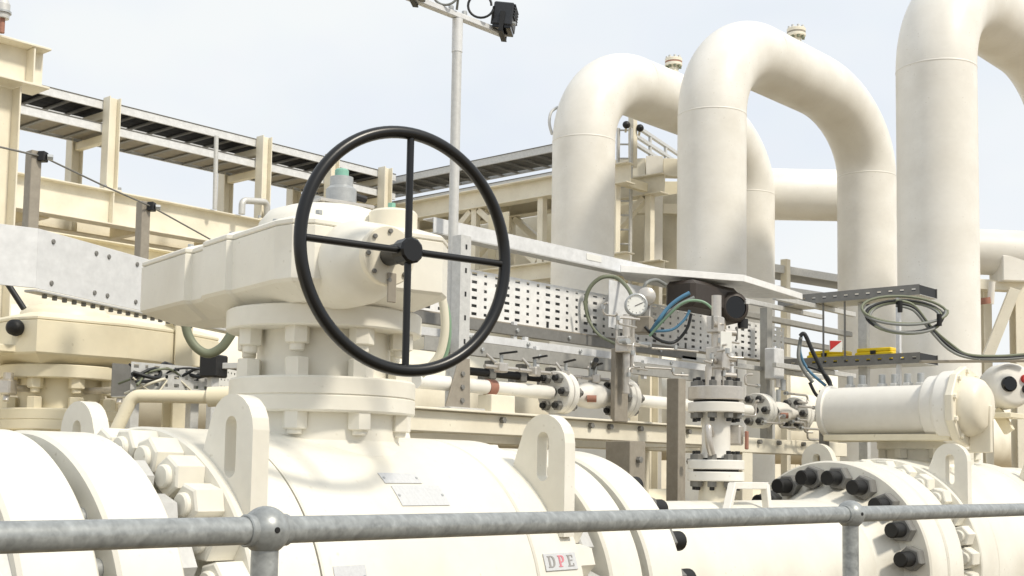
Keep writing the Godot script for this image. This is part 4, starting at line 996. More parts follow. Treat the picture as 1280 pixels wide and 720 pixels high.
	for k in 9:
		var p := Vector3(rg.randf_range(8.3, 9.6), rg.randf_range(2.15, 2.5), rg.randf_range(-5.25, -5.1))
		var q := p + Vector3(rg.randf_range(-0.3, 0.4), 0, 0); var r := q + Vector3(0, rg.randf_range(-0.18, 0.2), 0)
		part(tb2, "tube", G.new().tube(bend([p, q, r, r + Vector3(rg.randf_range(-0.3, 0.3), 0, 0.04)], 0.03, 5), 0.009, 8), M.stainless)
		part(tb2, "fitting", nut_mesh(0.03, 0.035), M.zinc, axis(p, Vector3.RIGHT))
	# little ball valves with black handles below the rails
	for k in 5:
		var c5 := Vector3(5.85 + 0.34 * k, 2.40, -5.32 - 0.02 * k)
		var bv := thing("needle_cock", c5 - Vector3(0, 0.04, 0), ["small steel cock with black handle just right of the strut post", "small steel cock with black handle, second from the strut post", "small steel cock with black handle, third from the strut post", "small steel cock with black handle above the left small flange", "small steel cock with black handle beside the gauge stand"][k], "small valve", "steel cocks under the rails")
		part(bv, "body", G.new().box(Vector3(0.08, 0.06, 0.06), at(c5, 0.3 * k), 0.008), M.stainless)
		part(bv, "spindle", G.new().tube([c5, c5 + Vector3(0, 0.08, 0)], 0.012, 10), M.zinc)
		part(bv, "handle", G.new().bar(c5 + Vector3(-0.02, 0.085, 0), c5 + Vector3(0.05 - 0.03 * k, 0.10, 0.09), 0.022, 0.012), M.black)
		part(bv, "pipe", G.new().tube([c5 - Vector3(0.15, 0, 0), c5 + Vector3(0.15, 0, 0)], 0.013, 10), M.stainless)
		part(bv, "riser", G.new().tube([c5, Vector3(c5.x, 2.5, -5.46)], 0.01, 8), M.stainless)
	# grey junction box on a strut over the right flanged valve
	var js := thing("junction_post", Vector3(9.51, 2.06, -5.42), "galvanised post with a grey junction box over the flanged valve", "post")
	part(js, "post", G.new().channel(Vector3(9.53, 2.06, -5.62), Vector3(9.53, 3.19, -5.62), 0.085, 0.07, Vector3.BACK, 0.005), M.rail_grey)
	part(js, "box", G.new().box(Vector3(0.16, 0.26, 0.1), at(Vector3(9.46, 2.70, -5.5)), 0.008), M.alu)
	part(js, "gland", G.new().tube([Vector3(9.44, 2.57, -5.46), Vector3(9.44, 2.50, -5.46)], 0.025, 12), M.stainless)
	part(js, "gland", G.new().tube([Vector3(9.52, 2.57, -5.46), Vector3(9.52, 2.48, -5.46)], 0.03, 12), M.zinc)
	# dark cables hanging beside it
	var c2 := [
		[M.cable_black, 0.0165, [Vector3(9.087, 2.876, -5.052), Vector3(9.111, 2.890, -5.023), Vector3(9.164, 2.751, -4.981), Vector3(9.221, 2.613, -4.935), Vector3(9.287, 2.468, -4.879)], "thick black cable slanting beside the grey junction box"],
		[M.hose_grey, 0.0150, [Vector3(9.137, 2.869, -5.072), Vector3(9.090, 2.717, -5.068), Vector3(9.124, 2.610, -5.044), Vector3(9.182, 2.510, -4.992)], "grey cable looping down beside the junction box"],
		[M.cable_black, 0.0128, [Vector3(9.075, 2.502, -4.962), Vector3(9.125, 2.396, -4.919), Vector3(9.172, 2.441, -4.861), Vector3(9.230, 2.508, -4.863), Vector3(9.227, 2.594, -4.931), Vector3(9.147, 2.636, -5.015)], "black cable coil below the grey junction box"],
		[M.cable_blue, 0.0120, [Vector3(9.184, 2.901, -5.091), Vector3(9.186, 2.759, -5.107), Vector3(9.239, 2.619, -5.065), Vector3(9.252, 2.486, -4.917)], "bluish cable behind the black slanting cable"]]
	for q in c2: solo("cable", G.new().tube(spline(q[2], 6), q[1], 10), q[0], q[3], "cable", "instrument cables")
	solo("stand_rod", G.new().bar(Vector3(9.156, 2.428, -4.880) - Vector3(0, 1.2, 0), Vector3(9.155, 2.441, -4.880), 0.06, 0.06), M.grey, "grey upright rod behind the flanged valve under the cables", "rod")

func shelves() -> void:
	# two slotted shelf trays across the line, hung on threaded rods
	for q in [[3.29, 0.085, "upper slotted shelf tray with the cable coil hanging from it"], [2.735, 0.085, "lower slotted shelf tray with yellow cases on it"]]:
		var y: float = q[0]
		var s := thing("shelf_tray", Vector3(9.95, y - 0.045, -4.95), q[2], "shelf", "slotted shelf trays")
		var t := Transform3D(Basis(Vector3(0, 0, 1), Vector3.UP, Vector3(-1, 0, 0)), Vector3(9.86, y - 0.043, -5.7))
		part(s, "slotted_side", G.new().perforated(13, 1, 0.1, 0.086, func(_i, _j): return Vector2(0.034, 0.022), 0.003, t), M.grey)
		part(s, "tray_floor", G.new().box(Vector3(0.34, 0.004, 1.3), at(Vector3(10.033, y - 0.041, -5.05)), 0.001), M.galv_fine)
		part(s, "far_side", G.new().box(Vector3(0.004, 0.086, 1.3), at(Vector3(10.205, y, -5.05)), 0.001), M.grey)
		part(s, "end_plate", G.new().box(Vector3(0.34, 0.08, 0.004), at(Vector3(10.033, y, -4.41)), 0.001), M.dark)
		for k in 6: part(s, "cable", G.new().tube([Vector3(9.885 + 0.05 * k, y - 0.018, -5.68), Vector3(9.885 + 0.05 * k, y - 0.016, -4.43)], 0.02, 8), M.cable_black)
		part(s, "bearer", G.new().bar(Vector3(9.2, y - 0.066, -5.35), Vector3(10.6, y - 0.066, -5.35), 0.04, 0.04), M.galv_fine)
		part(s, "bearer", G.new().bar(Vector3(8.3, y - 0.066, -5.66), Vector3(10.6, y - 0.066, -5.66), 0.04, 0.04), M.galv_fine)
	var hp := thing("shelf_hanger", Vector3(9.9, 2.0, -5.0), "grey uprights and threaded rods holding the two shelf trays", "hanger")
	for zz in [-5.28, -5.08]: part(hp, "threaded_rod", G.new().tube([Vector3(9.9, 2.72, zz), Vector3(9.9, 3.25, zz)], 0.009, 8), M.grey)
	part(hp, "upright", G.new().bar(Vector3(10.05, 0, -4.98), Vector3(10.05, 3.24, -4.98), 0.08, 0.06), M.galv_fine)
	part(hp, "upright", G.new().bar(Vector3(9.9, 2.3, -4.60), Vector3(9.9, 3.24, -4.60), 0.035, 0.035), M.alu)
	for q in [[3.17, -5.9], [3.02, -6.0], [2.86, -6.1]]:
		part(hp, "side_rail", G.new().bar(Vector3(8.8, q[0], q[1]), Vector3(11.6, q[0], q[1]), 0.06, 0.05), M.rail_grey)
	for k in 2:
		var z0 := -5.45 + 0.45 * k
		var yc := thing("yellow_case", Vector3(10.04, 2.70, z0 + 0.16), "flat yellow case lying on the lower slotted shelf tray", "case", "yellow cases on the shelf")
		part(yc, "base", G.new().box(Vector3(0.22, 0.075, 0.34), at(Vector3(10.04, 2.772, z0 + 0.16)), 0.01), M.yellow)
		part(yc, "lid", G.new().box(Vector3(0.21, 0.035, 0.31), at(Vector3(10.04, 2.825, z0 + 0.16)), 0.012), M.yellow)
		part(yc, "latch", G.new().box(Vector3(0.008, 0.03, 0.05), at(Vector3(9.926, 2.805, z0 + 0.16)), 0.002), M.dark)
	var sg := thing("hazard_sign", Vector3(9.643, 2.793, -5.043), "small red and white triangular sign above the lower shelf tray", "sign")
	var st: Vector3 = Vector3(9.644, 2.840, -5.036)
	var sb := Transform3D(Basis(Vector3.UP, -0.75), st)
	part(sg, "board", G.new().prism([Vector2(-0.05, -0.045), Vector2(0.06, -0.045), Vector2(0.06, 0.05), Vector2(-0.05, 0.05)], 0.004, sb, 0.0005), M.tape)
	part(sg, "red_field", G.new().prism([Vector2(-0.045, 0.045), Vector2(0.055, 0.045), Vector2(-0.045, -0.035)], 0.003, sb * Transform3D(Basis(), Vector3(0, 0, 0.004)), 0.0005), M.red)
	# coil of four cables hanging from the shelf, then off to the switch box
	var co := thing("cable_coil", Vector3(9.9, 2.8, -4.6), "hanging oval coil of grey cables below the upper shelf tray", "cables")
	var cc: Vector3 = Vector3(9.252, 3.010, -4.248)
	var rt: Vector3 = Vector3(0.667, 0, 0.745); var up2 := Vector3(-0.38, 0.9, 0.3).normalized()
	for k in 5:
		var lp: Array = []
		var ra := 0.265 + 0.016 * k; var rb := 0.125 + 0.014 * (k % 3)
		for i in 33:
			var a := TAU * i / 32
			lp.append(cc + rt * ra * cos(a) + (up2 * rb + Vector3(-0.745, 0, 0.667) * -0.12) * sin(a) + Vector3(0, 0.012 * (k - 2) + 0.02 * cos(a * 0.5 + k), 0))
		part(co, "loop", G.new().tube(lp, 0.011, 8), [M.hose_grey, M.hose, M.cable_black, M.hose_grey, M.hose][k])
	for k in 3:
		part(co, "tail", G.new().tube(spline([Vector3(9.203, 3.076, -4.295) + Vector3(0, 0.02 * k, 0), Vector3(9.295, 3.042, -4.196) + Vector3(0, 0.02 * k, 0), Vector3(9.387, 2.897, -4.111) + Vector3(0.02 * k, 0.01 * k, 0), Vector3(9.492, 2.753, -4.012) + Vector3(0.03 * k, 0.02 * k, 0), Vector3(9.599, 2.689, -3.901) + Vector3(0, 0.012 * k, 0), Vector3(9.763, 2.681, -3.719) + Vector3(0, 0.012 * k, 0), Vector3(9.924, 2.703, -3.535) + Vector3(0, 0.012 * k, 0)], 6), 0.011, 8), [M.hose_grey, M.cable_black, M.hose][k])
	for q in [Vector3(9.205, 3.068, -4.264), Vector3(9.113, 3.043, -4.475), Vector3(9.383, 2.966, -4.032)]: part(co, "tie", G.new().tube([q - Vector3(0, 0.045, 0), q + Vector3(0, 0.045, 0)], 0.02, 8), M.rubber)
	solo("cable_ladder_stub", G.new().bar(Vector3(9.452, 2.661, -4.219), Vector3(10.007, 2.681, -3.595), 0.05, 0.02), M.taupe, "flat taupe rail carrying the cable tails to the switch box", "rail")

func u_pipe(z: float, label: String, vent: String) -> void:
	var r := 0.38; var x0 := 11.86; var x1 := 15.6; var yw := 5.74; var R := 0.93; var RL := 1.0; var RR := 1.42
	var u := thing("looped_pipe", Vector3((x0 + x1) / 2, 0, z), label, "pipe", "tall looped pipes")
	var yc := yw + R
	var parts: Array = [["leg", [Vector3(x0, 0, z), Vector3(x0, yw, z)]], ["crown", [Vector3(x0 + RL, yc, z), Vector3(x1 - RR, yc, z)]], ["leg", [Vector3(x1, yw, z), Vector3(x1, 0, z)]]]
	for q in parts: part(u, q[0], G.new().tube(q[1], r, 64, false, false), M.white)
	for s in [[x0, 1.0], [x1, -1.0]]:
		var pts: Array = []; var t := PI
		for k in 25:
			var a := PI / 2 * k / 24
			pts.append(Vector3(s[0] + s[1] * (RL if s[1] > 0 else RR) * (1 - cos(a)), yw + R * sin(a), z))
		part(u, "elbow", G.new().tube(pts, r, 64, false, false), M.white)
		for q in [[Vector3(s[0], yw, z), Vector3.UP]]:
			var w: Array = []
			for k in 7: w.append(Vector2(r - 0.003 + 0.0065 * sin(PI * k / 6), -0.015 + 0.005 * k))
			part(u, "weld", G.new().slathe(w, Transform3D(), 64), M.white, axis(q[0], q[1]))
		part(u, "foot", G.new().lathe([Vector2(0.3, 0), Vector2(0.6, 0), Vector2(0.6, 0.12), Vector2(0.38, 0.12)], at(Vector3(s[0], 0.004, z)), 40), M.concrete)
	if vent:
		var vx := x0 + R + 0.95; var t2 := at(Vector3(vx, yc + r + 0.06, z))
		part(u, "vent_neck", G.new().lathe([Vector2(0.065, -0.09), Vector2(0.06, 0.09)], t2, 20), M.cream)
		for q in [[0.05, 0.09], [0.105, 0.15]]:
			var f := part(u, "vent_flange", G.new().lathe([Vector2(0.02, q[0]), Vector2(0.11, q[0]), Vector2(0.115, q[0] + 0.006), Vector2(0.115, q[1] - 0.006), Vector2(0.11, q[1]), Vector2(0, q[1])], t2, 28), M.cream)
			for k in 8:
				var a := TAU * k / 8
				var up: bool = q[0] > 0.1
				part(f, "nut", nut_mesh(0.035, 0.03), M.galv_fine if up else M.hose, axis(t2 * Vector3(0.088 * cos(a), q[1] if up else q[0], 0.088 * sin(a)), Vector3.UP if up else Vector3.DOWN))
		part(u, "vent_gasket", G.new().lathe([Vector2(0.113, 0.088), Vector2(0.113, 0.107)], t2, 28), M.rust if vent == "rust" else M.taupe)

# ladder tray from a to b, width w to the side s of the line
func ladder(called: String, a: Vector3, b: Vector3, s: Vector3, w: float, h: float, label: String, rail_m: Material, rung_m: Material, cover: bool) -> Node3D:
	var l := thing(called, (a + b) / 2, label, "cable ladder", "cable ladders on the racks")
	for k in 2:
		var o: Vector3 = s * w * k
		part(l, "side_rail", G.new().channel(a + o, b + o, h, 0.03, (s if k == 1 else -s), 0.004), rail_m)
		part(l, "rail_lip", G.new().bar(a + o + Vector3(0, h / 2 + 0.006, 0), b + o + Vector3(0, h / 2 + 0.006, 0), 0.05, 0.01), M.grey)
	var L := a.distance_to(b); var d := (b - a).normalized()
	var cnt := int(L / 0.3)
	var rm := G.new().bar(Vector3.ZERO, s * (w - 0.03), 0.05, 0.022).mesh()
	for k in cnt: part(l, "rung", rm, M.grey, Transform3D(Basis(), a + d * (0.15 + 0.3 * k) + s * 0.015 - Vector3(0, h * 0.36, 0)))
	var rg := RandomNumberGenerator.new(); rg.seed = int(absf(a.x * 97 + a.y * 31 + a.z * 7))
	var nc := int(w / 0.05)
	for k in nc:
		var rr := rg.randf_range(0.014, 0.024)
		var p0 := a + s * (0.05 + (w - 0.1) * (k + 0.5) / nc) + Vector3(0, -h * 0.36 + 0.011 + rr, 0)
		part(l, "cable", G.new().tube([p0, p0 + d * L], rr, 7), rung_m)
	return l

func background() -> void:
	u_pipe(-9.5, "tall white looped pipe whose vent has a rust red band", "rust")
	u_pipe(-7.68, "tall white looped pipe whose vent has grey flanges, in the middle", "grey")
	u_pipe(-5.1, "tallest looking white looped pipe beside the cable coil", "")
	# small clip and wheel on the first loop
	solo("pipe_clip", G.new().tube(spline([Vector3(11.62, 5.84, -9.80), Vector3(11.60, 5.98, -9.83), Vector3(11.63, 6.12, -9.83), Vector3(11.72, 6.2, -9.8)]), 0.018, 8), M.galv_fine, "thin grey clip on the bend of the pipe loop with the rust vent", "clip")
	rack_a()
	rack_b()
	far_structures()

func rack_a() -> void:
	var z0 := -14.28
	var r := thing("pipe_rack", Vector3(9.5, 0, -14.7), "long cream pipe rack with girder and posts behind the wire rope", "pipe rack")
	for zz in [z0, -15.15]:
		part(r, "girder", G.new().ibeam(Vector3(4.0, 4.955, zz), Vector3(13.2, 4.955, zz), 0.22, 0.43), M.cream)
		for x in [6.0, 8.36, 10.72, 11.95, 13.0]:
			part(r, "post", G.new().hbeam(Vector3(x, 5.17, zz), Vector3(x, 6.36 if zz == z0 else 6.1, zz), 0.16, 0.16, Vector3.RIGHT), M.cream)
			part(r, "base_plate", G.new().box(Vector3(0.24, 0.02, 0.22), at(Vector3(x, 5.18, zz)), 0.002), M.cream)
			for bx in [-0.1, 0.1]: part(r, "anchor_bolt", nut_mesh(0.04, 0.035), M.zinc, axis(Vector3(x + bx, 5.19, zz + 0.085), Vector3.UP))
			part(r, "stiffener", G.new().box(Vector3(0.014, 0.39, 0.2), at(Vector3(x + 0.02, 4.955, zz)), 0.002), M.cream)
		for x in [4.6, 12.9]: part(r, "leg", G.new().hbeam(Vector3(x, 0, zz), Vector3(x, 4.74, zz), 0.25, 0.25, Vector3.RIGHT), M.cream)
	for x in [5.0, 6.6, 7.6, 8.9, 10.2, 11.5, 12.8]:
		part(r, "cross_beam", G.new().bar(Vector3(x, 4.80, z0 - 0.12), Vector3(x, 4.80, -15.03), 0.12, 0.14), M.ivory)
	part(r, "deck", G.new().box(Vector3(9.0, 0.012, 0.62), at(Vector3(8.6, 4.885, -14.715)), 0.002), M.ivory)
	for x in [6.0, 8.36, 10.72, 13.0]:
		for yy in [6.16, 5.86]:
			part(r, "bracket", G.new().bar(Vector3(x, yy, z0 - 0.08), Vector3(x, yy, -15.07), 0.08, 0.10), M.ivory)
	part(r, "lower_beam", G.new().ibeam(Vector3(5.4, 4.28, -13.7), Vector3(9.4, 4.28, -13.7), 0.3, 0.26), M.ivory)
	part(r, "lower_leg", G.new().hbeam(Vector3(8.8, 0, -13.7), Vector3(8.8, 4.15, -13.7), 0.2, 0.2, Vector3.RIGHT), M.ivory)
	ladder("cable_ladder", Vector3(3.5, 6.27, z0 - 0.1), Vector3(13.3, 6.27, z0 - 0.1), Vector3(0, 0, -1), 0.7, 0.10, "upper cable ladder packed with dark cables on the cream rack", M.alu, M.dark, true)
	ladder("cable_ladder", Vector3(3.5, 5.975, z0 - 0.1), Vector3(13.3, 5.975, z0 - 0.1), Vector3(0, 0, -1), 0.7, 0.10, "lower cable ladder with taupe cables on the cream rack", M.alu, M.taupe, true)
	solo("conduit_pole", G.new().tube([Vector3(9.83, 5.17, -14.12), Vector3(9.80, 6.15, -14.1)], 0.03, 12), M.galv_fine, "thin grey pole standing on the rack girder", "pole")
	solo("bent_conduit", G.new().tube(bend([Vector3(10.25, 5.17, -14.1), Vector3(10.25, 5.36, -14.1), Vector3(10.7, 5.42, -14.15), Vector3(10.75, 5.17, -14.2)], 0.08), 0.045, 14), M.galv_fine, "bent grey conduit arching over the rack girder", "conduit")
	# near column with a capping beam
	var c := thing("steel_column", Vector3(4.62, 0, -9.55), "cream steel column capped by a heavy beam end beside the rack", "column")
	part(c, "shaft", G.new().hbeam(Vector3(4.60, 0, -9.55), Vector3(4.60, 4.70, -9.55), 0.26, 0.26, Vector3.RIGHT), M.cream)
	part(c, "cap_beam", G.new().ibeam(Vector3(2.6, 4.88, -9.5), Vector3(4.93, 4.88, -9.5), 0.28, 0.33), M.cream)
	part(c, "end_plate", G.new().box(Vector3(0.014, 0.29, 0.25), at(Vector3(4.80, 4.88, -9.5)), 0.002), M.cream)
	var bl := thing("beacon_lamp", Vector3(4.497, 5.038, -9.311), "small grey lamp standing above the capping beam", "lamp")
	var bp: Vector3 = Vector3(4.487, 5.172, -9.305)
	part(bl, "stem", G.new().tube([Vector3(bp.x, 5.04, bp.z), bp], 0.022, 12), M.rust)
	part(bl, "head", G.new().lathe([Vector2(0, -0.02), Vector2(0.05, -0.02), Vector2(0.055, 0.03), Vector2(0.055, 0.09), Vector2(0.035, 0.13), Vector2(0, 0.13)], at(bp), 20), M.galv_fine)
	part(bl, "guard_ring", G.new().lathe([Vector2(0.058, 0.02), Vector2(0.066, 0.02), Vector2(0.066, 0.035), Vector2(0.058, 0.035)], at(bp), 20), M.zinc)

func rack_b() -> void:
	var x := 13.42
	ladder("cable_ladder", Vector3(x, 6.27, -16.6), Vector3(x, 6.27, -10.9), Vector3(1, 0, 0), 0.7, 0.10, "upper cable ladder crossing towards the first looped pipe", M.galv_fine, M.grey, false)
	ladder("cable_ladder", Vector3(x, 5.905, -16.6), Vector3(x, 5.905, -10.9), Vector3(1, 0, 0), 0.7, 0.05, "lower cable ladder lying on the cream truss girder", M.galv_fine, M.grey, false)
	var t := thing("truss_girder", Vector3(x, 0, -13.2), "cream truss girder with diagonal braces beyond the handwheel", "truss")
	for xx in [x, 14.2]:
		part(t, "top_chord", G.new().ibeam(Vector3(xx, 5.73, -17.0), Vector3(xx, 5.73, -9.95), 0.2, 0.28), M.cream)
		part(t, "bottom_chord", G.new().ibeam(Vector3(xx, 4.55, -17.0), Vector3(xx, 4.55, -9.95), 0.2, 0.24), M.cream)
		for k in 6:
			var z := -16.6 + 1.28 * k
			part(t, "upright", G.new().bar(Vector3(xx, 4.67, z), Vector3(xx, 5.59, z), 0.1, 0.1), M.cream)
			if k < 5:
				if k % 2 == 0: part(t, "diagonal", G.new().bar(Vector3(xx, 4.69, z + 0.08), Vector3(xx, 5.57, z + 1.2), 0.1, 0.09), M.cream)
				else: part(t, "diagonal", G.new().bar(Vector3(xx, 5.57, z + 0.08), Vector3(xx, 4.69, z + 1.2), 0.1, 0.09), M.cream)
	for k in 6:
		var z := -16.6 + 1.28 * k
		part(t, "cross_member", G.new().bar(Vector3(x + 0.11, 5.68, z), Vector3(14.09, 5.68, z), 0.09, 0.12), M.ivory)
		part(t, "cross_member", G.new().bar(Vector3(x + 0.11, 4.5, z), Vector3(14.09, 4.5, z), 0.09, 0.12), M.ivory)
		if k in [0, 3, 5]:
			for xx in [x, 14.2]:
				part(t, "leg", G.new().hbeam(Vector3(xx, 0, z), Vector3(xx, 4.43, z), 0.2, 0.2, Vector3.RIGHT), M.cream)
	part(t, "gusset", G.new().box(Vector3(0.012, 0.3, 0.4), at(Vector3(x - 0.11, 5.3, -12.2)), 0.002), M.ivory)
	# plated gallery behind the truss
	var g := thing("plated_gallery", Vector3(15.4, 0, -14.0), "cream plated gallery wall behind the truss girder", "gallery")
	for k in 6:
		part(g, "panel", G.new().box(Vector3(0.02, 1.5, 1.24), at(Vector3(15.1, 5.05, -17.1 + 1.25 * k)), 0.004), M.cream)
		part(g, "panel_post", G.new().hbeam(Vector3(15.16, 0, -17.72 + 1.25 * k), Vector3(15.16, 5.85, -17.72 + 1.25 * k), 0.16, 0.16, Vector3.RIGHT), M.ivory)
	part(g, "rail_beam", G.new().ibeam(Vector3(14.98, 4.2, -17.7), Vector3(14.98, 4.2, -10.0), 0.2, 0.24), M.cream)
	# tower of columns and platforms between the loops
	var w := thing("access_tower", Vector3(14.9, 0, -10.7), "cream steel access tower with ladder between two looped pipes", "tower")
	part(w, "column", G.new().hbeam(Vector3(14.929, 4.607, -10.646) * Vector3(1, 0, 1), Vector3(14.804, 6.302, -10.572) * Vector3(1, 0, 1) + Vector3(0, 6.3, 0), 0.24, 0.24, Vector3(-0.745, 0, 0.667)), M.white)
	part(w, "column", G.new().hbeam(Vector3(15.55, 0, -9.9), Vector3(15.55, 6.3, -9.9), 0.24, 0.24, Vector3(-0.745, 0, 0.667)), M.white)
	part(w, "column", G.new().hbeam(Vector3(14.45, 0, -11.5), Vector3(14.45, 6.2, -11.5), 0.2, 0.2, Vector3(-0.745, 0, 0.667)), M.cream)
	for yy in [6.15, 5.55, 4.55, 4.1]:
		part(w, "beam", G.new().bar(Vector3(14.890, 6.270, -10.479) * Vector3(1, 0, 1) + Vector3(0, yy, 0), Vector3(15.6, yy, -9.8), 0.14, 0.26 if yy > 6 else 0.14), M.cream)
		part(w, "beam", G.new().bar(Vector3(14.737, 6.266, -10.651) * Vector3(1, 0, 1) + Vector3(0, yy, 0), Vector3(14.4, yy, -11.4), 0.14, 0.26 if yy > 6 else 0.14), M.cream)
	part(w, "back_panel", G.new().bar(Vector3(15.9, 4.8, -10.2), Vector3(14.8, 4.8, -11.6), 0.02, 2.6), M.ivory)
	for s in [-0.09, 0.09]:
		part(w, "ladder_stile", G.new().bar(Vector3(14.005, 4.421, -10.498) + Vector3(0.667 * s, -2.0, 0.745 * s), Vector3(13.881, 6.306, -10.399) + Vector3(0.667 * s, 0.2, 0.745 * s), 0.03, 0.05), M.galv_fine)
	for k in 12:
		var p: Vector3 = Vector3(14.005, 4.421, -10.498) + Vector3(0, -0.1 + 0.2 * k, 0)
		part(w, "ladder_rung", G.new().tube([p - Vector3(0.06, 0, 0.067), p + Vector3(0.06, 0, 0.067)], 0.014, 8), M.galv_fine)
	var q0: Vector3 = Vector3(14.200, 6.386, -10.485); var q1: Vector3 = Vector3(16.043, 6.533, -10.963)
	for yy in [0.0, 0.14, -0.12]:
		part(w, "guard_rail", G.new().bar(Vector3(q0.x, 6.5 + yy, q0.z), Vector3(q1.x, 6.5 + yy, q1.z), 0.05, 0.05), M.galv_fine)
	for k in 4:
		part(w, "guard_post", G.new().bar(Vector3(lerpf(q0.x, q1.x, k / 3.0), 6.25, lerpf(q0.z, q1.z, k / 3.0)), Vector3(lerpf(q0.x, q1.x, k / 3.0), 6.66, lerpf(q0.z, q1.z, k / 3.0)), 0.04, 0.04), M.galv_fine)
	part(w, "upright", G.new().bar(Vector3(14.060, 5.981, -10.391), Vector3(14.005, 6.720, -10.359), 0.09, 0.09), M.cream)
	for q in [Vector3(13.878, 6.548, -10.372), Vector3(14.085, 6.534, -10.293)]:
		var lw := thing("round_lamp", q - Vector3(0, 0.1, 0), "dark round lamp on the tower post under the pipe bend", "lamp", "dark lamps on the tower post")
		part(lw, "shade", G.new().slathe([Vector2(0, -0.03), Vector2(0.045, -0.03), Vector2(0.055, 0.0), Vector2(0.04, 0.04), Vector2(0.0, 0.05)], Transform3D(), 20), M.dark, axis(q, Vector3(-0.7, 0.1, 0.7)))
		part(lw, "arm", G.new().bar(q, q + Vector3(0.06, -0.08, -0.06), 0.03, 0.03), M.cream)

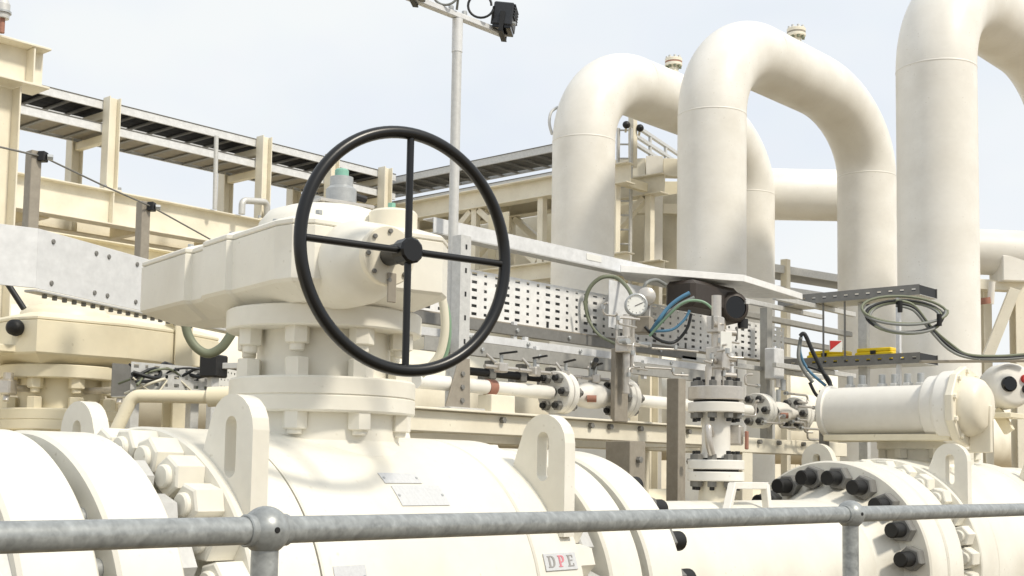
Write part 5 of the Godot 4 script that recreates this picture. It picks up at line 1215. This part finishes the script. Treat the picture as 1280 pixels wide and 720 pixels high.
func far_structures() -> void:
	# header pipes seen between and beyond the loops
	var h1 := thing("header_pipe", Vector3(17.0, 0, -8.9), "level white header pipe seen through the middle pipe loop", "pipe", "white header pipes")
	part(h1, "pipe", G.new().tube([Vector3(15.9, 5.87, -9.85), Vector3(17.25, 5.87, -8.35), Vector3(18.8, 5.87, -8.35)], 0.375, 48), M.white)
	part(h1, "bracket", G.new().box(Vector3(0.2, 0.16, 0.2), at(Vector3(17.0, 5.43, -8.62), 0.8), 0.01), M.grey)
	part(h1, "column", G.new().hbeam(Vector3(17.35, 0, -8.2), Vector3(17.35, 5.5, -8.2), 0.2, 0.2, Vector3(-0.745, 0, 0.667)), M.white)
	var h2 := thing("header_pipe", Vector3(15.3, 0, -5.3), "level white header pipe on a saddle beyond the tallest loop", "pipe", "white header pipes")
	part(h2, "pipe", G.new().tube([Vector3(14.763, 4.464, -6.031), Vector3(16.510, 4.394, -4.086)], 0.27, 40), M.white)
	part(h2, "saddle", G.new().box(Vector3(0.34, 0.30, 0.34), Transform3D(Basis(Vector3.UP, -0.73), Vector3(15.041, 4.229, -5.600)), 0.01), M.white)
	part(h2, "cross_beam", G.new().bar(Vector3(14.802, 4.054, -5.889), Vector3(15.484, 4.014, -5.131), 0.14, 0.12), M.cream)
	for q in [1232, 1275]:
		pass
	part(h2, "column", G.new().hbeam(Vector3(15.129, 3.977, -5.533) * Vector3(1, 0, 1), Vector3(15.126, 4.006, -5.532), 0.16, 0.16, Vector3(-0.667, 0, 0.745)), M.cream)
	part(h2, "column", G.new().hbeam(Vector3(15.068, 4.000, -5.899) * Vector3(1, 0, 1), Vector3(15.065, 4.048, -5.897), 0.1, 0.1, Vector3(-0.667, 0, 0.745)), M.cream)
	part(h2, "brace", G.new().bar(Vector3(14.738, 3.153, -5.772), Vector3(14.895, 3.975, -5.494), 0.14, 0.12), M.cream)
	part(h2, "rod", G.new().tube([Vector3(14.715, 4.063, -5.684), Vector3(14.722, 3.803, -5.709)], 0.04, 10), M.white)
	part(h2, "band", G.new().tube([Vector3(14.623, 3.869, -5.735), Vector3(14.635, 3.795, -5.732)], 0.06, 12), M.rust)
	# small cable rack beyond the middle loop
	var a: Vector3 = Vector3(16.710, 4.891, -9.823); var b: Vector3 = Vector3(18.846, 4.796, -9.403)
	b.y = a.y
	var k := thing("cable_rack", Vector3(a.x, 0, a.z), "small grey cable rack beyond the middle pipe loop", "cable rack")
	for yy in [0.0, -0.32]:
		part(k, "rail", G.new().bar(a + Vector3(0, yy, 0), b + Vector3(0, yy, 0), 0.06, 0.12), M.galv_fine)
		part(k, "floor", G.new().bar(a + Vector3(0.2, yy - 0.05, -0.2), b + Vector3(0.2, yy - 0.05, -0.2), 0.5, 0.02), M.grey)
	for q in [0.18, 0.85]:
		var p := a.lerp(b, q)
		part(k, "post", G.new().bar(p * Vector3(1, 0, 1), p + Vector3(0, 0.16, 0), 0.11, 0.11), M.cream)
	# long cream header pipes and a low cream equipment house that close the view under the racks
	for q in [[-11.2, 2.6, 0.62, "broad cream pipe running low behind the looped pipes"], [-12.8, 3.4, 0.5, "slimmer cream pipe running low below the cable rack"]]:
		var lp := thing("ground_pipe", Vector3(12, 0, q[0]), q[3], "pipe")
		part(lp, "pipe", G.new().tube([Vector3(-2, q[1], q[0]), Vector3(34, q[1], q[0])], q[2], 48), M.cream)
		for x in [3.0, 9.0, 15.0, 21.0, 27.0]:
			part(lp, "saddle", G.new().box(Vector3(0.3, q[1] - q[2] + 0.1, 0.8), at(Vector3(x, (q[1] - q[2] + 0.1) / 2, q[0])), 0.01), M.concrete)
	var ho := thing("equipment_house", Vector3(20, 0, -18), "low cream equipment house behind the racks", "building")
	for i in 24:
		part(ho, "wall_panel", G.new().box(Vector3(1.46, 3.7, 0.08), at(Vector3(2.0 + 1.48 * i, 1.85, -19.0)), 0.008), M.cream)
	part(ho, "roof", G.new().box(Vector3(36, 0.12, 6.0), at(Vector3(19.5, 3.78, -21.9)), 0.01), M.galv_fine)
	for i in 3:
		var d := part(ho, "door", G.new().box(Vector3(1.1, 2.2, 0.05), at(Vector3(6.0 + 9 * i, 1.12, -18.93)), 0.006), M.alu)
		part(d, "handle", G.new().box(Vector3(0.03, 0.14, 0.04), at(Vector3(6.4 + 9 * i, 1.1, -18.88)), 0.004), M.grey)
	part(ho, "side_wall", G.new().box(Vector3(0.08, 3.7, 5.9), at(Vector3(37.4, 1.85, -21.9)), 0.008), M.cream)
	part(ho, "side_wall", G.new().box(Vector3(0.08, 3.7, 5.9), at(Vector3(1.6, 1.85, -21.9)), 0.008), M.cream)
	part(ho, "rear_wall", G.new().box(Vector3(35.8, 3.7, 0.08), at(Vector3(19.5, 1.85, -24.8)), 0.008), M.cream)
